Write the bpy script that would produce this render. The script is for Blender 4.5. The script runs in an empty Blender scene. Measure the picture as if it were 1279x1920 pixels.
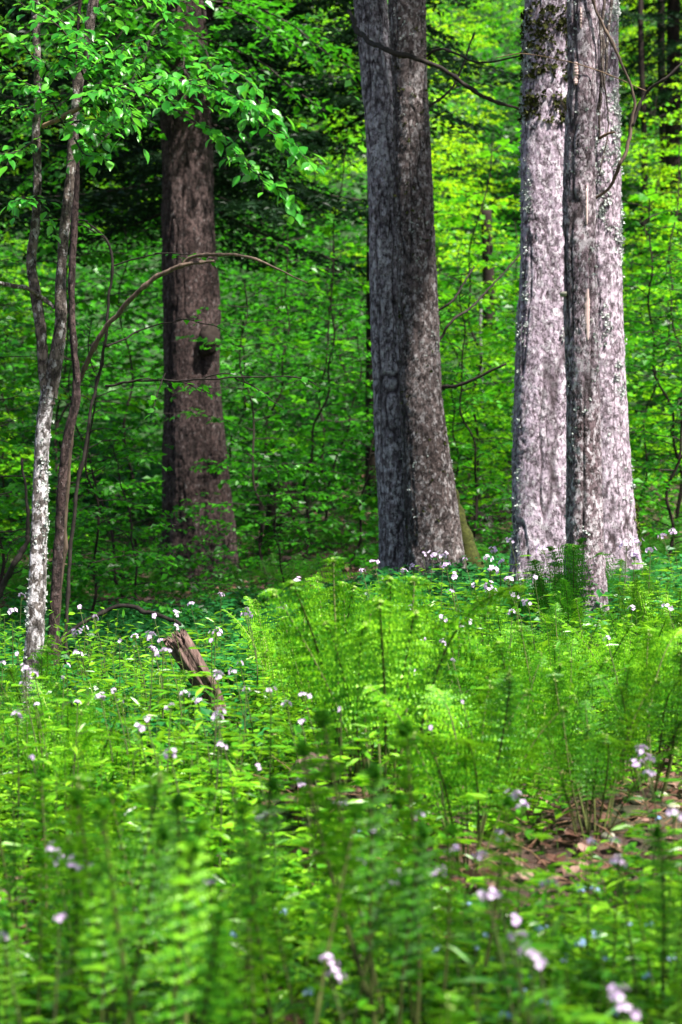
import bpy, math, random
import numpy as np
from mathutils import Matrix
R = math.radians
sc = bpy.context.scene
# ------------------------------------------------------------------ camera
CAMZ = 1.35; FPX = 3730.0
cam_d = bpy.data.cameras.new('camera'); cam = bpy.data.objects.new('camera', cam_d)
sc.collection.objects.link(cam); sc.camera = cam
cam.location = (0, 0, CAMZ); cam.rotation_euler = (R(90), 0, 0)
cam_d.sensor_fit = 'HORIZONTAL'; cam_d.sensor_width = 24.0; cam_d.lens = 24.0 * FPX / 1279
cam_d.clip_start = 0.1; cam_d.clip_end = 600
cam_d.dof.use_dof = True; cam_d.dof.focus_distance = 9.5; cam_d.dof.aperture_fstop = 4.0
# ------------------------------------------------------------------ world, sun, exposure
SUN_EL, SUN_AZ = 58, 48          # sun high to the right of the camera
w = bpy.data.worlds.new('World'); sc.world = w; w.use_nodes = True
nt = w.node_tree; sky = nt.nodes.new('ShaderNodeTexSky'); sky.sky_type = 'NISHITA'; sky.sun_disc = False
sky.sun_elevation = R(SUN_EL); sky.sun_rotation = R(180 - SUN_AZ)
sky.dust_density = 2.5; sky.ozone_density = 0.6
nt.links.new(sky.outputs[0], nt.nodes['Background'].inputs[0]); nt.nodes['Background'].inputs[1].default_value = 0.06
sl = bpy.data.lights.new('sun', 'SUN'); so = bpy.data.objects.new('sun', sl); sc.collection.objects.link(so)
sl.energy = 5.0; sl.angle = R(2); sl.color = (1, .95, .86)
so.rotation_euler = (R(90 - SUN_EL), 0, R(SUN_AZ))
so.location = (-20, -30, 60)
sc.view_settings.view_transform = 'Standard'; sc.view_settings.look = 'None'
sc.view_settings.exposure = 1.55; sc.view_settings.gamma = 1.0
sc.render.engine = 'CYCLES'
sc.cycles.max_bounces = 6; sc.cycles.diffuse_bounces = 3; sc.cycles.glossy_bounces = 2; sc.cycles.transmission_bounces = 4
sc.cycles.sample_clamp_indirect = 6
sc.cycles.use_denoising = True

rng = np.random.default_rng(7); random.seed(7)
U = rng.uniform
# ------------------------------------------------------------------ helpers
def P(px, py, d): return np.array([(px - 639.5) / FPX * d, d, CAMZ - (py - 960) / FPX * d])

def vnoise(p, seed=0):
    p = np.asarray(p, float); i = np.floor(p).astype(np.int64); f = p - i; f = f * f * (3 - 2 * f)
    def h(ix, iy, iz):
        n = (ix * 374761393 + iy * 668265263 + iz * 2147483647 + seed * 974634777) & 0x7fffffff
        n = ((n ^ (n >> 13)) * 1274126177) & 0x7fffffff; n = n ^ (n >> 16)
        return (n & 0xffff) / 65535.0
    out = 0
    for a in (0, 1):
        for b in (0, 1):
            for c in (0, 1):
                wgt = (f[..., 0] if a else 1 - f[..., 0]) * (f[..., 1] if b else 1 - f[..., 1]) * (f[..., 2] if c else 1 - f[..., 2])
                out = out + wgt * h(i[..., 0] + a, i[..., 1] + b, i[..., 2] + c)
    return out * 2 - 1
def fbm(p, seed=0, o=4):
    s = 0; a = 1.0; t = 0
    for k in range(o):
        s = s + a * vnoise(np.asarray(p) * 2 ** k, seed + k); t += a; a *= .5
    return s / t
def voro(p, seed=0):
    p = np.asarray(p, float); i = np.floor(p).astype(np.int64); f1 = np.full(p.shape[:-1], 9.); f2 = f1.copy(); cid = np.zeros(p.shape[:-1])
    for a in (-1, 0, 1):
        for b in (-1, 0, 1):
            for c in (-1, 0, 1):
                q = i + np.array([a, b, c])
                n = (q[..., 0] * 374761393 + q[..., 1] * 668265263 + q[..., 2] * 1440662683 + seed * 974634777) & 0x7fffffff
                n = ((n ^ (n >> 13)) * 1274126177) & 0x7fffffff; n ^= n >> 15
                r = np.stack([(n & 1023) / 1023., ((n >> 10) & 1023) / 1023., ((n >> 20) & 1023) / 1023.], -1)
                d = np.linalg.norm(q + r - p, axis=-1)
                m = d < f1
                f2 = np.where(m, f1, np.minimum(f2, d)); cid = np.where(m, (n & 4095) / 4095., cid); f1 = np.where(m, d, f1)
    return f1, f2, cid

LP = [(-20, 0), (0, 0), (3, .10), (5, .27), (6.5, .35), (9, .43), (12, .40), (16, .44), (20, .58), (25, .9), (30, 1.7), (40, 6.5), (60, 19), (90, 36), (140, 55)]
RP = [(-20, 0), (0, 0), (3, .10), (5, .27), (6.5, .38), (9, .62), (12, .77), (14, .76), (16, .74), (20, .88), (24, 1.3), (30, 2.6), (40, 7.5), (60, 20), (90, 37), (140, 56)]
def hill(x, y):
    x = np.asarray(x, float); y = np.asarray(y, float)
    t = np.clip((x + .9 + .02 * y) / 2.0, 0, 1); t = t * t * (3 - 2 * t)
    z = np.interp(y, *zip(*LP)) * (1 - t) + np.interp(y, *zip(*RP)) * t
    q = np.stack([x, y, 0 * x], -1)
    z = z + .06 * vnoise(q * .8, 3) + .02 * vnoise(q * 3.1, 5) + .25 * vnoise(q * .15, 9) * np.clip((y - 24) / 10, 0, 1)
    z = z + .13 * np.exp(-(((x - .98) / .42) ** 2 + ((y - 6.25) / .45) ** 2))      # soil mound under the ferns
    z = z + .10 * np.exp(-(((x + .05) / .16) ** 2 + ((y - 6.35) / .18) ** 2))
    return z
def ground_hit(px, py, up=0.0, d0=2.2, d1=34):
    ds = np.arange(d0, d1, .05); x = (px - 639.5) / FPX * ds
    ray = CAMZ - (py - 960) / FPX * ds
    m = np.nonzero(ray <= hill(x, ds) + up)[0]
    d = ds[m[0]] if len(m) else d1
    return (px - 639.5) / FPX * d, d

class MB:
    def __init__(s): s.v = []; s.f = []; s.m = []; s.n = 0; s.sm = []; s.at = []
    def add(s, v, faces, mat=0, smooth=True, at=None):
        v = np.asarray(v, float).reshape(-1, 3)
        for f in faces:
            f = np.asarray(f)
            s.f.append(f + s.n); s.m.append(np.full(len(f), mat)); s.sm.append(np.full(len(f), smooth))
        s.v.append(v); s.at.append(np.zeros(len(v)) if at is None else at); s.n += len(v)
    def mesh(s, name, mats):
        me = bpy.data.meshes.new(name); v = np.concatenate(s.v)
        nl = sum(f.size for f in s.f); npoly = sum(len(f) for f in s.f)
        me.vertices.add(len(v)); me.vertices.foreach_set('co', v.astype(np.float32).ravel())
        me.loops.add(nl); me.loops.foreach_set('vertex_index', np.concatenate([f.ravel() for f in s.f]).astype(np.int32))
        tot = np.concatenate([np.full(len(f), f.shape[1]) for f in s.f]); st = np.concatenate([[0], np.cumsum(tot)[:-1]])
        me.polygons.add(npoly); me.polygons.foreach_set('loop_start', st.astype(np.int32))
        me.polygons.foreach_set('material_index', np.concatenate(s.m).astype(np.int32))
        me.polygons.foreach_set('use_smooth', np.concatenate(s.sm))
        for m in mats: me.materials.append(m)
        a = me.attributes.new('bark', 'FLOAT', 'POINT'); a.data.foreach_set('value', np.concatenate(s.at).astype(np.float32))
        me.update(calc_edges=True); return me

def smooth_path(pts, n):
    """Catmull-Rom through rows of pts (any columns)."""
    p = np.asarray(pts, float); p = np.vstack([2 * p[0] - p[1], p, 2 * p[-1] - p[-2]])
    k = len(p) - 3; t = np.linspace(0, k - 1e-6, n); i = t.astype(int); u = (t - i)[:, None]
    a, b, c, d = p[i], p[i + 1], p[i + 2], p[i + 3]
    return .5 * (2 * b + (c - a) * u + (2 * a - 5 * b + 4 * c - d) * u ** 2 + (3 * b - a - 3 * c + d) * u ** 3)
def frames(c):
    t = np.gradient(c, axis=0); t /= np.linalg.norm(t, axis=1)[:, None] + 1e-9
    a = np.tile([0., 1, 0], (len(c), 1)); a[np.abs(t[:, 1]) > .9] = [1., 0, 0]
    u = np.cross(a, t); u /= np.linalg.norm(u, axis=1)[:, None]; return t, u, np.cross(t, u)
def grid_faces(nr, ns, close=True):
    i = np.arange(nr - 1)[:, None]; j = np.arange(ns if close else ns - 1)[None, :]; k = (j + 1) % ns
    return np.stack([i * ns + j, i * ns + k, (i + 1) * ns + k, (i + 1) * ns + j], -1).reshape(-1, 4)
def tube(mb, pts, rad, ns=5, mat=0, cap=False):
    c = np.asarray(pts, float); rad = np.broadcast_to(np.asarray(rad, float), (len(c),)); t, u, v = frames(c)
    th = np.linspace(0, 2 * np.pi, ns, endpoint=False)
    ring = c[:, None] + rad[:, None, None] * (np.cos(th)[None, :, None] * u[:, None] + np.sin(th)[None, :, None] * v[:, None])
    fs = [grid_faces(len(c), ns)]
    if cap: fs.append(np.array([list(range(ns))[::-1], [(len(c) - 1) * ns + q for q in range(ns)]]))
    mb.add(ring.reshape(-1, 3), fs, mat)

LEAF_HI = (np.array([(0, 0, 0), (.20, .12, .03), (.36, .34, .07), (.34, .56, .07), (.17, .80, .02), (0, 1, -.10), (-.17, .80, .02), (-.34, .56, .07), (-.36, .34, .07), (-.20, .12, .03), (0, .5, -.0)]),
           [np.array([[0, 1, 2, 3, 10], [10, 3, 4, 5, 5]])[:1], np.array([[10, 3, 4, 5], [10, 5, 6, 7]]), np.array([[0, 10, 7, 8, 9]])])
LEAF_LO = (np.array([(0, 0, 0), (.36, .42, .09), (0, 1, -.06), (-.36, .42, .09)]), [np.array([[0, 1, 2], [0, 2, 3]])])
LEAF_LANCE = (np.array([(0, 0, 0), (.14, .35, .03), (.10, .7, .0), (0, 1, -.10), (-.10, .7, 0), (-.14, .35, .03)]), [np.array([[0, 1, 2, 3], [0, 3, 4, 5]])])
MAPLE = (np.array([(0, 0, 0), (.28, -.02, 0), (.52, .22, .05), (.30, .34, .02), (.46, .68, .06), (.18, .60, 0), (0, 1, -.08), (-.18, .60, 0), (-.46, .68, .06), (-.30, .34, .02), (-.52, .22, .05), (-.28, -.02, 0)]),
         [np.array([[0, 1, 2, 3], [0, 3, 4, 5], [0, 5, 6, 7], [0, 7, 8, 9], [0, 9, 10, 11]])])
def nrm(v): return v / (np.linalg.norm(v, axis=-1, keepdims=True) + 1e-9)
def leaves(mb, O, D, N, L, W=1.0, tpl=LEAF_LO, mat=0, smooth=False):
    O = np.asarray(O, float).reshape(-1, 3); n = len(O)
    if n == 0: return
    D = nrm(np.broadcast_to(D, (n, 3)).astype(float)); N = np.broadcast_to(N, (n, 3)).astype(float)
    S = nrm(np.cross(D, N)); N = np.cross(S, D); L = np.broadcast_to(np.asarray(L, float), (n,)); W = np.broadcast_to(np.asarray(W, float), (n,))
    t, fs = tpl; k = len(t)
    v = O[:, None] + L[:, None, None] * (t[None, :, 0, None] * W[:, None, None] * S[:, None] + t[None, :, 1, None] * D[:, None] + t[None, :, 2, None] * N[:, None])
    mb.add(v.reshape(-1, 3), [(f[None] + (np.arange(n) * k)[:, None, None]).reshape(-1, f.shape[1]) for f in fs], mat, smooth)

def link(o, parent=None):
    sc.collection.objects.link(o)
    if parent is not None: o.parent = parent
    return o
def obj(name, me, parent=None, loc=None, rot=None, scale=None, kind=None):
    if isinstance(me, tuple): me = me[0].mesh(name, me[1])
    o = bpy.data.objects.new(name, me); link(o, parent)
    if loc is not None: o.location = loc
    if rot is not None: o.rotation_euler = rot
    if scale is not None: o.scale = (scale,) * 3 if np.isscalar(scale) else scale
    if kind: o['kind'] = kind
    return o
def tag(o, label, cat, group=None):
    o['label'] = label; o['category'] = cat
    if group: o['group'] = group
    return o
def thing(name, label, cat, loc=(0, 0, 0), rz=0, group=None, scale=None):
    o = bpy.data.objects.new(name, None); link(o); o.location = loc; o.rotation_euler = (0, 0, rz); o.empty_display_size = .1
    if scale is not None: o.scale = (scale,) * 3
    return tag(o, label, cat, group)

# ------------------------------------------------------------------ materials
class NT:
    def __init__(s, name):
        s.m = bpy.data.materials.new(name); s.m.use_nodes = True; s.t = s.m.node_tree; s.b = s.t.nodes['Principled BSDF']; s.out = s.t.nodes['Material Output']
    def n(s, typ, **kw):
        x = s.t.nodes.new('ShaderNode' + typ)
        for k, v in kw.items(): setattr(x, k, v)
        return x
    def l(s, a, b): s.t.links.new(a, b)
    def val(s, sock, v):
        if isinstance(v, (int, float)): sock.default_value = v
        elif isinstance(v, tuple): sock.default_value = v if len(v) == 4 or len(sock.default_value) == 3 else (*v, 1)
        else: s.l(v, sock)
    def mix(s, f, a, b):
        x = s.n('Mix', data_type='RGBA'); s.val(x.inputs[0], f); s.val(x.inputs[6], a); s.val(x.inputs[7], b); return x.outputs[2]
    def math(s, op, a, b=0.0, c=0.0):
        x = s.n('Math', operation=op); s.val(x.inputs[0], a); s.val(x.inputs[1], b); s.val(x.inputs[2], c); return x.outputs[0]
    def noise(s, scale, detail=4, vec=None, rough=.55):
        x = s.n('TexNoise'); x.inputs['Scale'].default_value = scale; x.inputs['Detail'].default_value = detail; x.inputs['Roughness'].default_value = rough
        if vec is not None: s.l(vec, x.inputs['Vector'])
        return x.outputs['Fac']
    def ramp(s, f, *stops):
        x = s.n('ValToRGB'); e = x.color_ramp.elements
        while len(e) < len(stops): e.new(.5)
        for q, (p, c) in zip(e, stops): q.position = p; q.color = (*c, 1) if len(c) == 3 else c
        s.l(f, x.inputs[0]); return x.outputs[0]
    def step(s, f, a, b):
        x = s.n('MapRange'); x.inputs[1].default_value = a; x.inputs[2].default_value = b; s.l(f, x.inputs[0]); return x.outputs[0]
    def coords(s, sx=1, sy=1, sz=1):
        g = s.n('NewGeometry') if False else s.n('TexCoord'); m = s.n('Mapping'); m.inputs['Scale'].default_value = (sx, sy, sz); s.l(g.outputs['Object'], m.inputs[0]); return m.outputs[0]

def leafmat(name, dark, mid, light, trans=.38, rough=.42, spec=.35, tr=None, patch=.5):
    q = NT(name); g = q.n('NewGeometry'); oi = q.n('ObjectInfo')
    nz = q.noise(1.1, 2, g.outputs['Position'])
    f = q.math('ADD', q.math('MULTIPLY', g.outputs['Random Per Island'], .62), q.math('MULTIPLY', oi.outputs['Random'], .18))
    f = q.math('ADD', f, q.math('MULTIPLY', q.math('SUBTRACT', nz, .5), patch))
    f = q.math('ADD', f, .08)
    col = q.ramp(f, (0, dark), (.45, mid), (1, light))
    q.l(col, q.b.inputs['Base Color']); q.b.inputs['Roughness'].default_value = rough; q.b.inputs['Specular IOR Level'].default_value = spec
    t = q.n('BsdfTranslucent'); tc = q.mix(.55, col, tr or tuple(min(1, c * 1.5) for c in light)); q.l(tc, t.inputs[0])
    ms = q.n('MixShader'); ms.inputs[0].default_value = trans; q.l(q.b.outputs[0], ms.inputs[1]); q.l(t.outputs[0], ms.inputs[2]); q.l(ms.outputs[0], q.out.inputs[0])
    return q.m
def plain(name, a, b, scale=12, rough=.8, bump=.3, zs=1.0, spec=.2):
    q = NT(name); c = q.coords(1, 1, zs); f = q.noise(scale, 5, c); q.l(q.ramp(f, (.3, a), (.7, b)), q.b.inputs['Base Color'])
    q.b.inputs['Roughness'].default_value = rough; q.b.inputs['Specular IOR Level'].default_value = spec
    bp = q.n('Bump'); bp.inputs['Strength'].default_value = bump; bp.inputs['Distance'].default_value = .01; q.l(f, bp.inputs['Height']); q.l(bp.outputs[0], q.b.inputs['Normal'])
    return q.m
def barkmat(name, plate, plate2, crack, spot, spot_amt=.5, moss=None, fine=70, moss_h=None):
    """plates with per-plate tint, dark cracks (vertex attribute 'bark'), pale crust spots, optional moss near the foot"""
    q = NT(name); at = q.n('Attribute'); at.attribute_name = 'bark'; c = q.coords(1, 1, .7); c2 = q.coords(1, 1, .42)
    big = q.noise(3.2, 4, c2); med = q.noise(16, 5, c, .65); fn = q.noise(fine, 5, c2, .75); pit = q.noise(42, 6, q.coords(1, 1, .6), .72)
    col = q.mix(q.step(big, .35, .65), plate, plate2)
    col = q.mix(q.math('MULTIPLY', q.step(fn, .47, .60), .55), col, crack); col = q.mix(q.math('MULTIPLY', q.step(pit, .53, .58), .75), col, crack)
    s1 = q.math('MULTIPLY', q.step(q.noise(30, 5, c, .7), .66 - .2 * spot_amt, .72 - .2 * spot_amt), .85)
    col = q.mix(s1, col, spot)
    col = q.mix(q.step(at.outputs['Fac'], .0, 1.0), col, crack)
    if moss:
        sep = q.n('SeparateXYZ'); q.l(q.n('TexCoord').outputs['Object'], sep.inputs[0])
        hh = q.math('SUBTRACT', moss_h or .5, sep.outputs[2]); mf = q.math('ADD', q.math('MULTIPLY', hh, .9), q.math('SUBTRACT', q.noise(5, 5), .5))
        col = q.mix(q.step(mf, .0, .25), col, moss)
    q.l(col, q.b.inputs['Base Color']); q.b.inputs['Roughness'].default_value = .85; q.b.inputs['Specular IOR Level'].default_value = .2
    bp = q.n('Bump'); bp.inputs['Strength'].default_value = 1.0; bp.inputs['Distance'].default_value = .02
    q.l(q.math('ADD', q.math('MULTIPLY', fn, .5), q.math('SUBTRACT', med, q.math('MULTIPLY', q.step(pit, .5, .6), .4))), bp.inputs['Height']); q.l(bp.outputs[0], q.b.inputs['Normal'])
    return q.m

M = {}
M['fern'] = leafmat('fern green', (.009, .055, .002), (.045, .22, .004), (.29, .64, .018), .32, .42, .3, patch=1.5)
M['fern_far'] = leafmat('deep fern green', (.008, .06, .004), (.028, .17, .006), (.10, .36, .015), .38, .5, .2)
M['fern_tip'] = leafmat('pale fern tip', (.20, .34, .06), (.30, .44, .10), (.42, .52, .20), .3, .6, .2)
M['rachis'] = plain('fern stalk', (.035, .045, .012), (.10, .12, .03), 20, .7)
M['rachis_pale'] = plain('young fern stalk', (.20, .26, .06), (.36, .42, .14), 20, .7)
M['herb'] = leafmat('herb leaf green', (.012, .085, .003), (.062, .25, .006), (.32, .64, .02), .30, .34, .45, patch=1.0)
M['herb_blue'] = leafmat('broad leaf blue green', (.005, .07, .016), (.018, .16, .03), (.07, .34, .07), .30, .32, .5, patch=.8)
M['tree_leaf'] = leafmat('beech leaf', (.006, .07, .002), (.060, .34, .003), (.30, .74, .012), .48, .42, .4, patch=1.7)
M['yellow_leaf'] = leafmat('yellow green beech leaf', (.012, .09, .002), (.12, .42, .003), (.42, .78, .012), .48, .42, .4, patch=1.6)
M['tree_leaf_dim'] = leafmat('shade leaf', (.003, .035, .002), (.012, .12, .003), (.07, .38, .010), .42, .42, .4, patch=1.5)  # darker copy of the beech leaf, understorey shade put into its colour
M['near_leaf'] = leafmat('hornbeam leaf', (.010, .12, .010), (.035, .27, .018), (.17, .55, .035), .40, .32, .5)
M['maple_leaf'] = leafmat('maple leaf', (.015, .13, .003), (.05, .28, .005), (.15, .50, .01), .5, .4, .3)
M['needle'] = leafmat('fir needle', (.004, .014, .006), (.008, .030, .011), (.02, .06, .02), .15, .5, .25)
M['pink'] = leafmat('lilac petal', (.58, .40, .68), (.74, .56, .82), (.88, .78, .92), .3, .6, .1, tr=(.8, .6, .85))
M['blue'] = leafmat('sky blue petal', (.25, .40, .75), (.38, .56, .85), (.6, .75, .92), .3, .6, .1, tr=(.5, .7, .9))
M['yellow'] = plain('yellow eye', (.6, .45, .05), (.7, .6, .1))
M['stem'] = plain('herb stalk', (.04, .10, .015), (.10, .18, .03), 20, .6)
M['stem_purple'] = plain('purple tinged stalk', (.06, .06, .03), (.10, .14, .04), 20, .6)
M['bark_pale'] = barkmat('pale flaking maple bark', (.57, .46, .57), (.42, .335, .42), (.06, .042, .05), (.72, .65, .73), .75, None, 60)
M['bark_root'] = barkmat('pale maple bark with mossy foot', (.58, .475, .575), (.45, .36, .44), (.07, .05, .058), (.72, .65, .73), .65, (.035, .05, .012), 60, .18)
M['bark_snag'] = barkmat('brown scaly bark', (.18, .125, .14), (.42, .33, .39), (.035, .025, .026), (.62, .56, .61), .8, None, 90)
M['bark_grey'] = barkmat('grey brown bark', (.23, .19, .215), (.42, .365, .41), (.03, .022, .025), (.62, .58, .63), .85, None, 70)
M['bark_spruce'] = barkmat('dark scaly bark', (.11, .083, .08), (.20, .16, .16), (.018, .013, .013), (.38, .35, .36), .7, None, 60)
M['bark_brown'] = barkmat('dark brown bark', (.060, .036, .034), (.10, .068, .066), (.012, .008, .008), (.20, .17, .17), .4, None, 40)
M['bark_birch'] = barkmat('white blotched bark', (.12, .10, .09), (.30, .27, .28), (.035, .028, .025), (.70, .66, .70), .9, None, 60)
M['bark_thin'] = barkmat('thin grey bark', (.11, .085, .075), (.21, .17, .15), (.025, .018, .018), (.46, .44, .44), .62, None, 60)
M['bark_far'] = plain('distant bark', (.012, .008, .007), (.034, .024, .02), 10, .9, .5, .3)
M['twig'] = plain('dark twig', (.018, .014, .012), (.05, .04, .035), 30)
M['twig_pale'] = plain('tan branch bark', (.08, .05, .03), (.30, .20, .13), 40, .7, .4, .3)
M['twig_brown'] = plain('brown climbing stem', (.05, .035, .03), (.17, .12, .09), 50, .7, .5, .2)
M['wood_pale'] = plain('bare pink wood', (.50, .33, .30), (.68, .52, .50), 18, .7, .4, .15)
M['wood_rot'] = plain('rotten red wood', (.018, .009, .008), (.26, .17, .15), 60, .85, 1.0, .12)
M['lichen'] = plain('grey green lichen', (.30, .34, .32), (.54, .58, .55), 40, .95, .5)
M['moss'] = plain('dark moss', (.020, .022, .006), (.06, .07, .014), 60, .95, .6)
M['moss_green'] = plain('green moss', (.03, .05, .006), (.09, .13, .012), 60, .95, .6)
M['fungus'] = plain('bracket fungus', (.22, .22, .16), (.40, .38, .30), 30, .7, .3)
M['litter'] = leafmat('dead leaf', (.04, .018, .012), (.11, .052, .036), (.40, .27, .22), .1, .7, .2)
M['straw'] = plain('dead fern stalk', (.07, .035, .02), (.28, .17, .10), 30)
M['log'] = plain('fallen log bark', (.035, .024, .02), (.10, .07, .06), 12, .9, .7)
def groundmat():
    q = NT('forest soil'); g = q.n('NewGeometry').outputs['Position']
    a = q.noise(9, 7, g, .7); b = q.noise(1.6, 5, g); c = q.noise(60, 5, g, .7)
    col = q.ramp(a, (.25, (.016, .010, .008)), (.5, (.06, .032, .022)), (.75, (.13, .075, .05)))
    col = q.mix(q.math('MULTIPLY', q.step(b, .48, .62), .8), col, (.02, .05, .008))
    sy = q.n('SeparateXYZ'); q.l(g, sy.inputs[0]); col = q.mix(q.step(sy.outputs[1], 24, 30), col, (.012, .045, .006))
    q.l(col, q.b.inputs['Base Color']); q.b.inputs['Roughness'].default_value = .95
    bp = q.n('Bump'); bp.inputs['Strength'].default_value = 1; bp.inputs['Distance'].default_value = .03
    q.l(q.math('ADD', a, q.math('MULTIPLY', c, .4)), bp.inputs['Height']); q.l(bp.outputs[0], q.b.inputs['Normal']); return q.m
M['ground'] = groundmat()

# ------------------------------------------------------------------ ground
ys = np.concatenate([np.linspace(-20, 2, 20), np.linspace(2.1, 16, 220), np.linspace(16.3, 45, 110), np.linspace(46, 140, 50)])
us = np.sinh(np.linspace(-3.2, 3.2, 181)) / np.sinh(3.2)
X = us[None, :] * (22 + .5 * np.abs(ys))[:, None]; Y = np.repeat(ys[:, None], len(us), 1)
Z = hill(X, Y) + .015 * fbm(np.stack([X * 6, Y * 6, 0 * X], -1), 20, 3)
mb = MB(); mb.add(np.stack([X, Y, Z], -1).reshape(-1, 3), [grid_faces(len(ys), len(us), False)])
g = obj('ground', (mb, [M['ground']])); g['kind'] = 'structure'; g['label'] = 'sloping forest floor of brown soil and leaf litter'

# ------------------------------------------------------------------ trunks
def trunk_mesh(name, pts, mats, base, kind='plate', ns=140, ring=.012, flare=0.0, lobes=(0, 0, 0), seed=1, amp=1.0, ext=None, wob=.05):
    """pts rows: px, py, width_px at depth column d (px,py,wpx,d). Extended above the frame by ext rows [x,y,z,r]."""
    rows = []
    for px, py, wd, d in pts:
        p = P(px, py, d); rows.append([*p, wd / 2 / FPX * d])
    if ext is not None:
        for e in ext: rows.append(list(e))
    rows = np.array(rows); L = np.sum(np.linalg.norm(np.diff(rows[:, :3], axis=0), axis=1))
    # finer rings where the photograph looks, coarser above
    n = int(min(L, 5.2) / ring) + 40
    s = smooth_path(rows, 1200); cum = np.concatenate([[0], np.cumsum(np.linalg.norm(np.diff(s[:, :3], axis=0), axis=1))])
    want = np.concatenate([np.linspace(0, min(L, 5.2), n), np.linspace(min(L, 5.2), cum[-1], 60)[1:]]) if L > 5.4 else np.linspace(0, cum[-1], n)
    s = np.stack([np.interp(want, cum, s[:, k]) for k in range(4)], -1); c = s[:, :3]; r = s[:, 3]
    th = np.linspace(0, 2 * np.pi, ns, endpoint=False); tt, u, v = frames(c)
    h = want[:, None] + 0 * th[None]; ct, st = np.cos(th)[None] + 0 * h, np.sin(th)[None] + 0 * h; rr = r[:, None] + 0 * th[None]
    k, a, ph = lobes
    fl = np.exp(-h / .35)
    rr = rr * (1 + a * np.cos(k * th[None] + ph) * (.35 + .65 * np.exp(-h / 1.2))) * (1 + flare * fl * (.6 + .7 * np.cos(5 * th[None] + ph * 2) ** 2))
    q = np.stack([ct * rr, st * rr, h], -1)
    rr = rr * (1 + wob * 1.6 * vnoise(np.stack([ct * .8, st * .8, h * 1.3], -1) + seed, seed)) + .004 * amp * fbm(q * 22, seed + 4, 3)
    if kind == 'plate': sc3 = (1 / .045, 1 / .045, 1 / .085)
    elif kind == 'scale': sc3 = (1 / .030, 1 / .030, 1 / .045)
    elif kind == 'furrow': sc3 = (1 / .035, 1 / .035, 1 / .20)
    else: sc3 = (1 / .06, 1 / .06, 1 / .06)
    qq = q * np.array(sc3) + .8 * np.stack([vnoise(q * 12, 1 + seed), vnoise(q * 12, 2 + seed), vnoise(q * 9, 3 + seed)], -1)
    f1, f2, cid = voro(qq + 1.1 * np.stack([vnoise(qq * .9, 41), vnoise(qq * .9, 42), vnoise(qq * .9, 43)], -1), seed)
    st_ = np.array(sc3) * np.array([.8, .8, .62]); n1 = fbm(q * st_, seed + 61, 2); n2 = fbm(q * st_ * 2.1, seed + 63, 2)
    rid = np.maximum(np.clip(1 - np.abs(n1) / .10, 0, 1), .75 * np.clip(1 - np.abs(n2) / .11, 0, 1)) * np.clip(.55 + 1.1 * vnoise(q * 9, seed + 8), 0, 1)
    crack = np.maximum(rid, .7 * np.clip(1 - (f2 - f1) / .16, 0, 1) * np.clip(.1 + 1.5 * vnoise(q * 11, seed + 18), 0, 1)); cid = .5 + .5 * vnoise(q * st_ * 1.3, seed + 71)
    gr = np.clip(1 - np.abs(vnoise(np.stack([ct * rr * 14, st * rr * 14, h * .9], -1) + .35 * vnoise(q * 5, seed + 91)[..., None], seed + 90)) / .10, 0, 1); crack = np.maximum(crack, .8 * gr)
    rr = rr - .006 * amp * gr - .007 * amp * crack + .006 * amp * (cid - .5)
    if kind == 'smooth': crack = crack * .35
    ring3 = c[:, None] + rr[..., None] * (ct[..., None] * u[:, None] + st[..., None] * v[:, None])
    mb = MB(); mb.add((ring3 - np.asarray(base)).reshape(-1, 3), [grid_faces(len(c), ns)], 0, True, np.clip(crack * 1.15 + (.25 - .5 * cid) * .5, 0, 1).ravel())
    mb.ringc = (c, u, v, rr, h, th, crack)
    return mb, mb.mesh(name, mats)
def tufts(name, info, base, mat, parent, n, size, hmin=0, hmax=5, dens=None, seed=0, thmask=None):
    """little crumpled tufts of lichen or moss growing on a trunk"""
    c, u, v, rr, h, th, crack = info; rg = np.random.default_rng(seed)
    ii = np.nonzero((h[:, 0] >= hmin) & (h[:, 0] <= hmax))[0]; mbt = MB(); O = []; N = []
    I = rg.choice(ii, n * 6); J = rg.integers(0, len(th), n * 6)
    q = np.stack([np.cos(th[J]) * .5, np.sin(th[J]) * .5, h[I, 0] * 1.1], -1)
    m = vnoise(q * 3.2 + seed, seed + 31) + .6 * vnoise(q * 9 + seed, seed + 33) + (dens(h[I, 0], th[J]) if dens else 0)
    k = np.argsort(-(m + rg.uniform(-.5, .5, len(m))))[:n]; I, J = I[k], J[k]
    nn = np.cos(th[J])[:, None] * u[I] + np.sin(th[J])[:, None] * v[I]
    O = c[I] + nn * (rr[I, J] + .001)[:, None] - np.asarray(base)
    sz = size * rg.uniform(.4, 1.5, len(O)) ** 1.3
    for e in range(6):
        D = nrm(nn * rg.uniform(.0, .6, (len(O), 1)) + rg.normal(0, .75, O.shape)); W = rg.uniform(.8, 1.6, len(O))
        leaves(mbt, O + rg.normal(0, .22, O.shape) * sz[:, None], D, nn + rg.normal(0, .5, O.shape), sz * rg.uniform(.6, 1, len(O)), W, LEAF_LO, 0)
    o = obj(name, (mbt, [mat]), parent); o['kind'] = 'stuff'; return o

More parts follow.
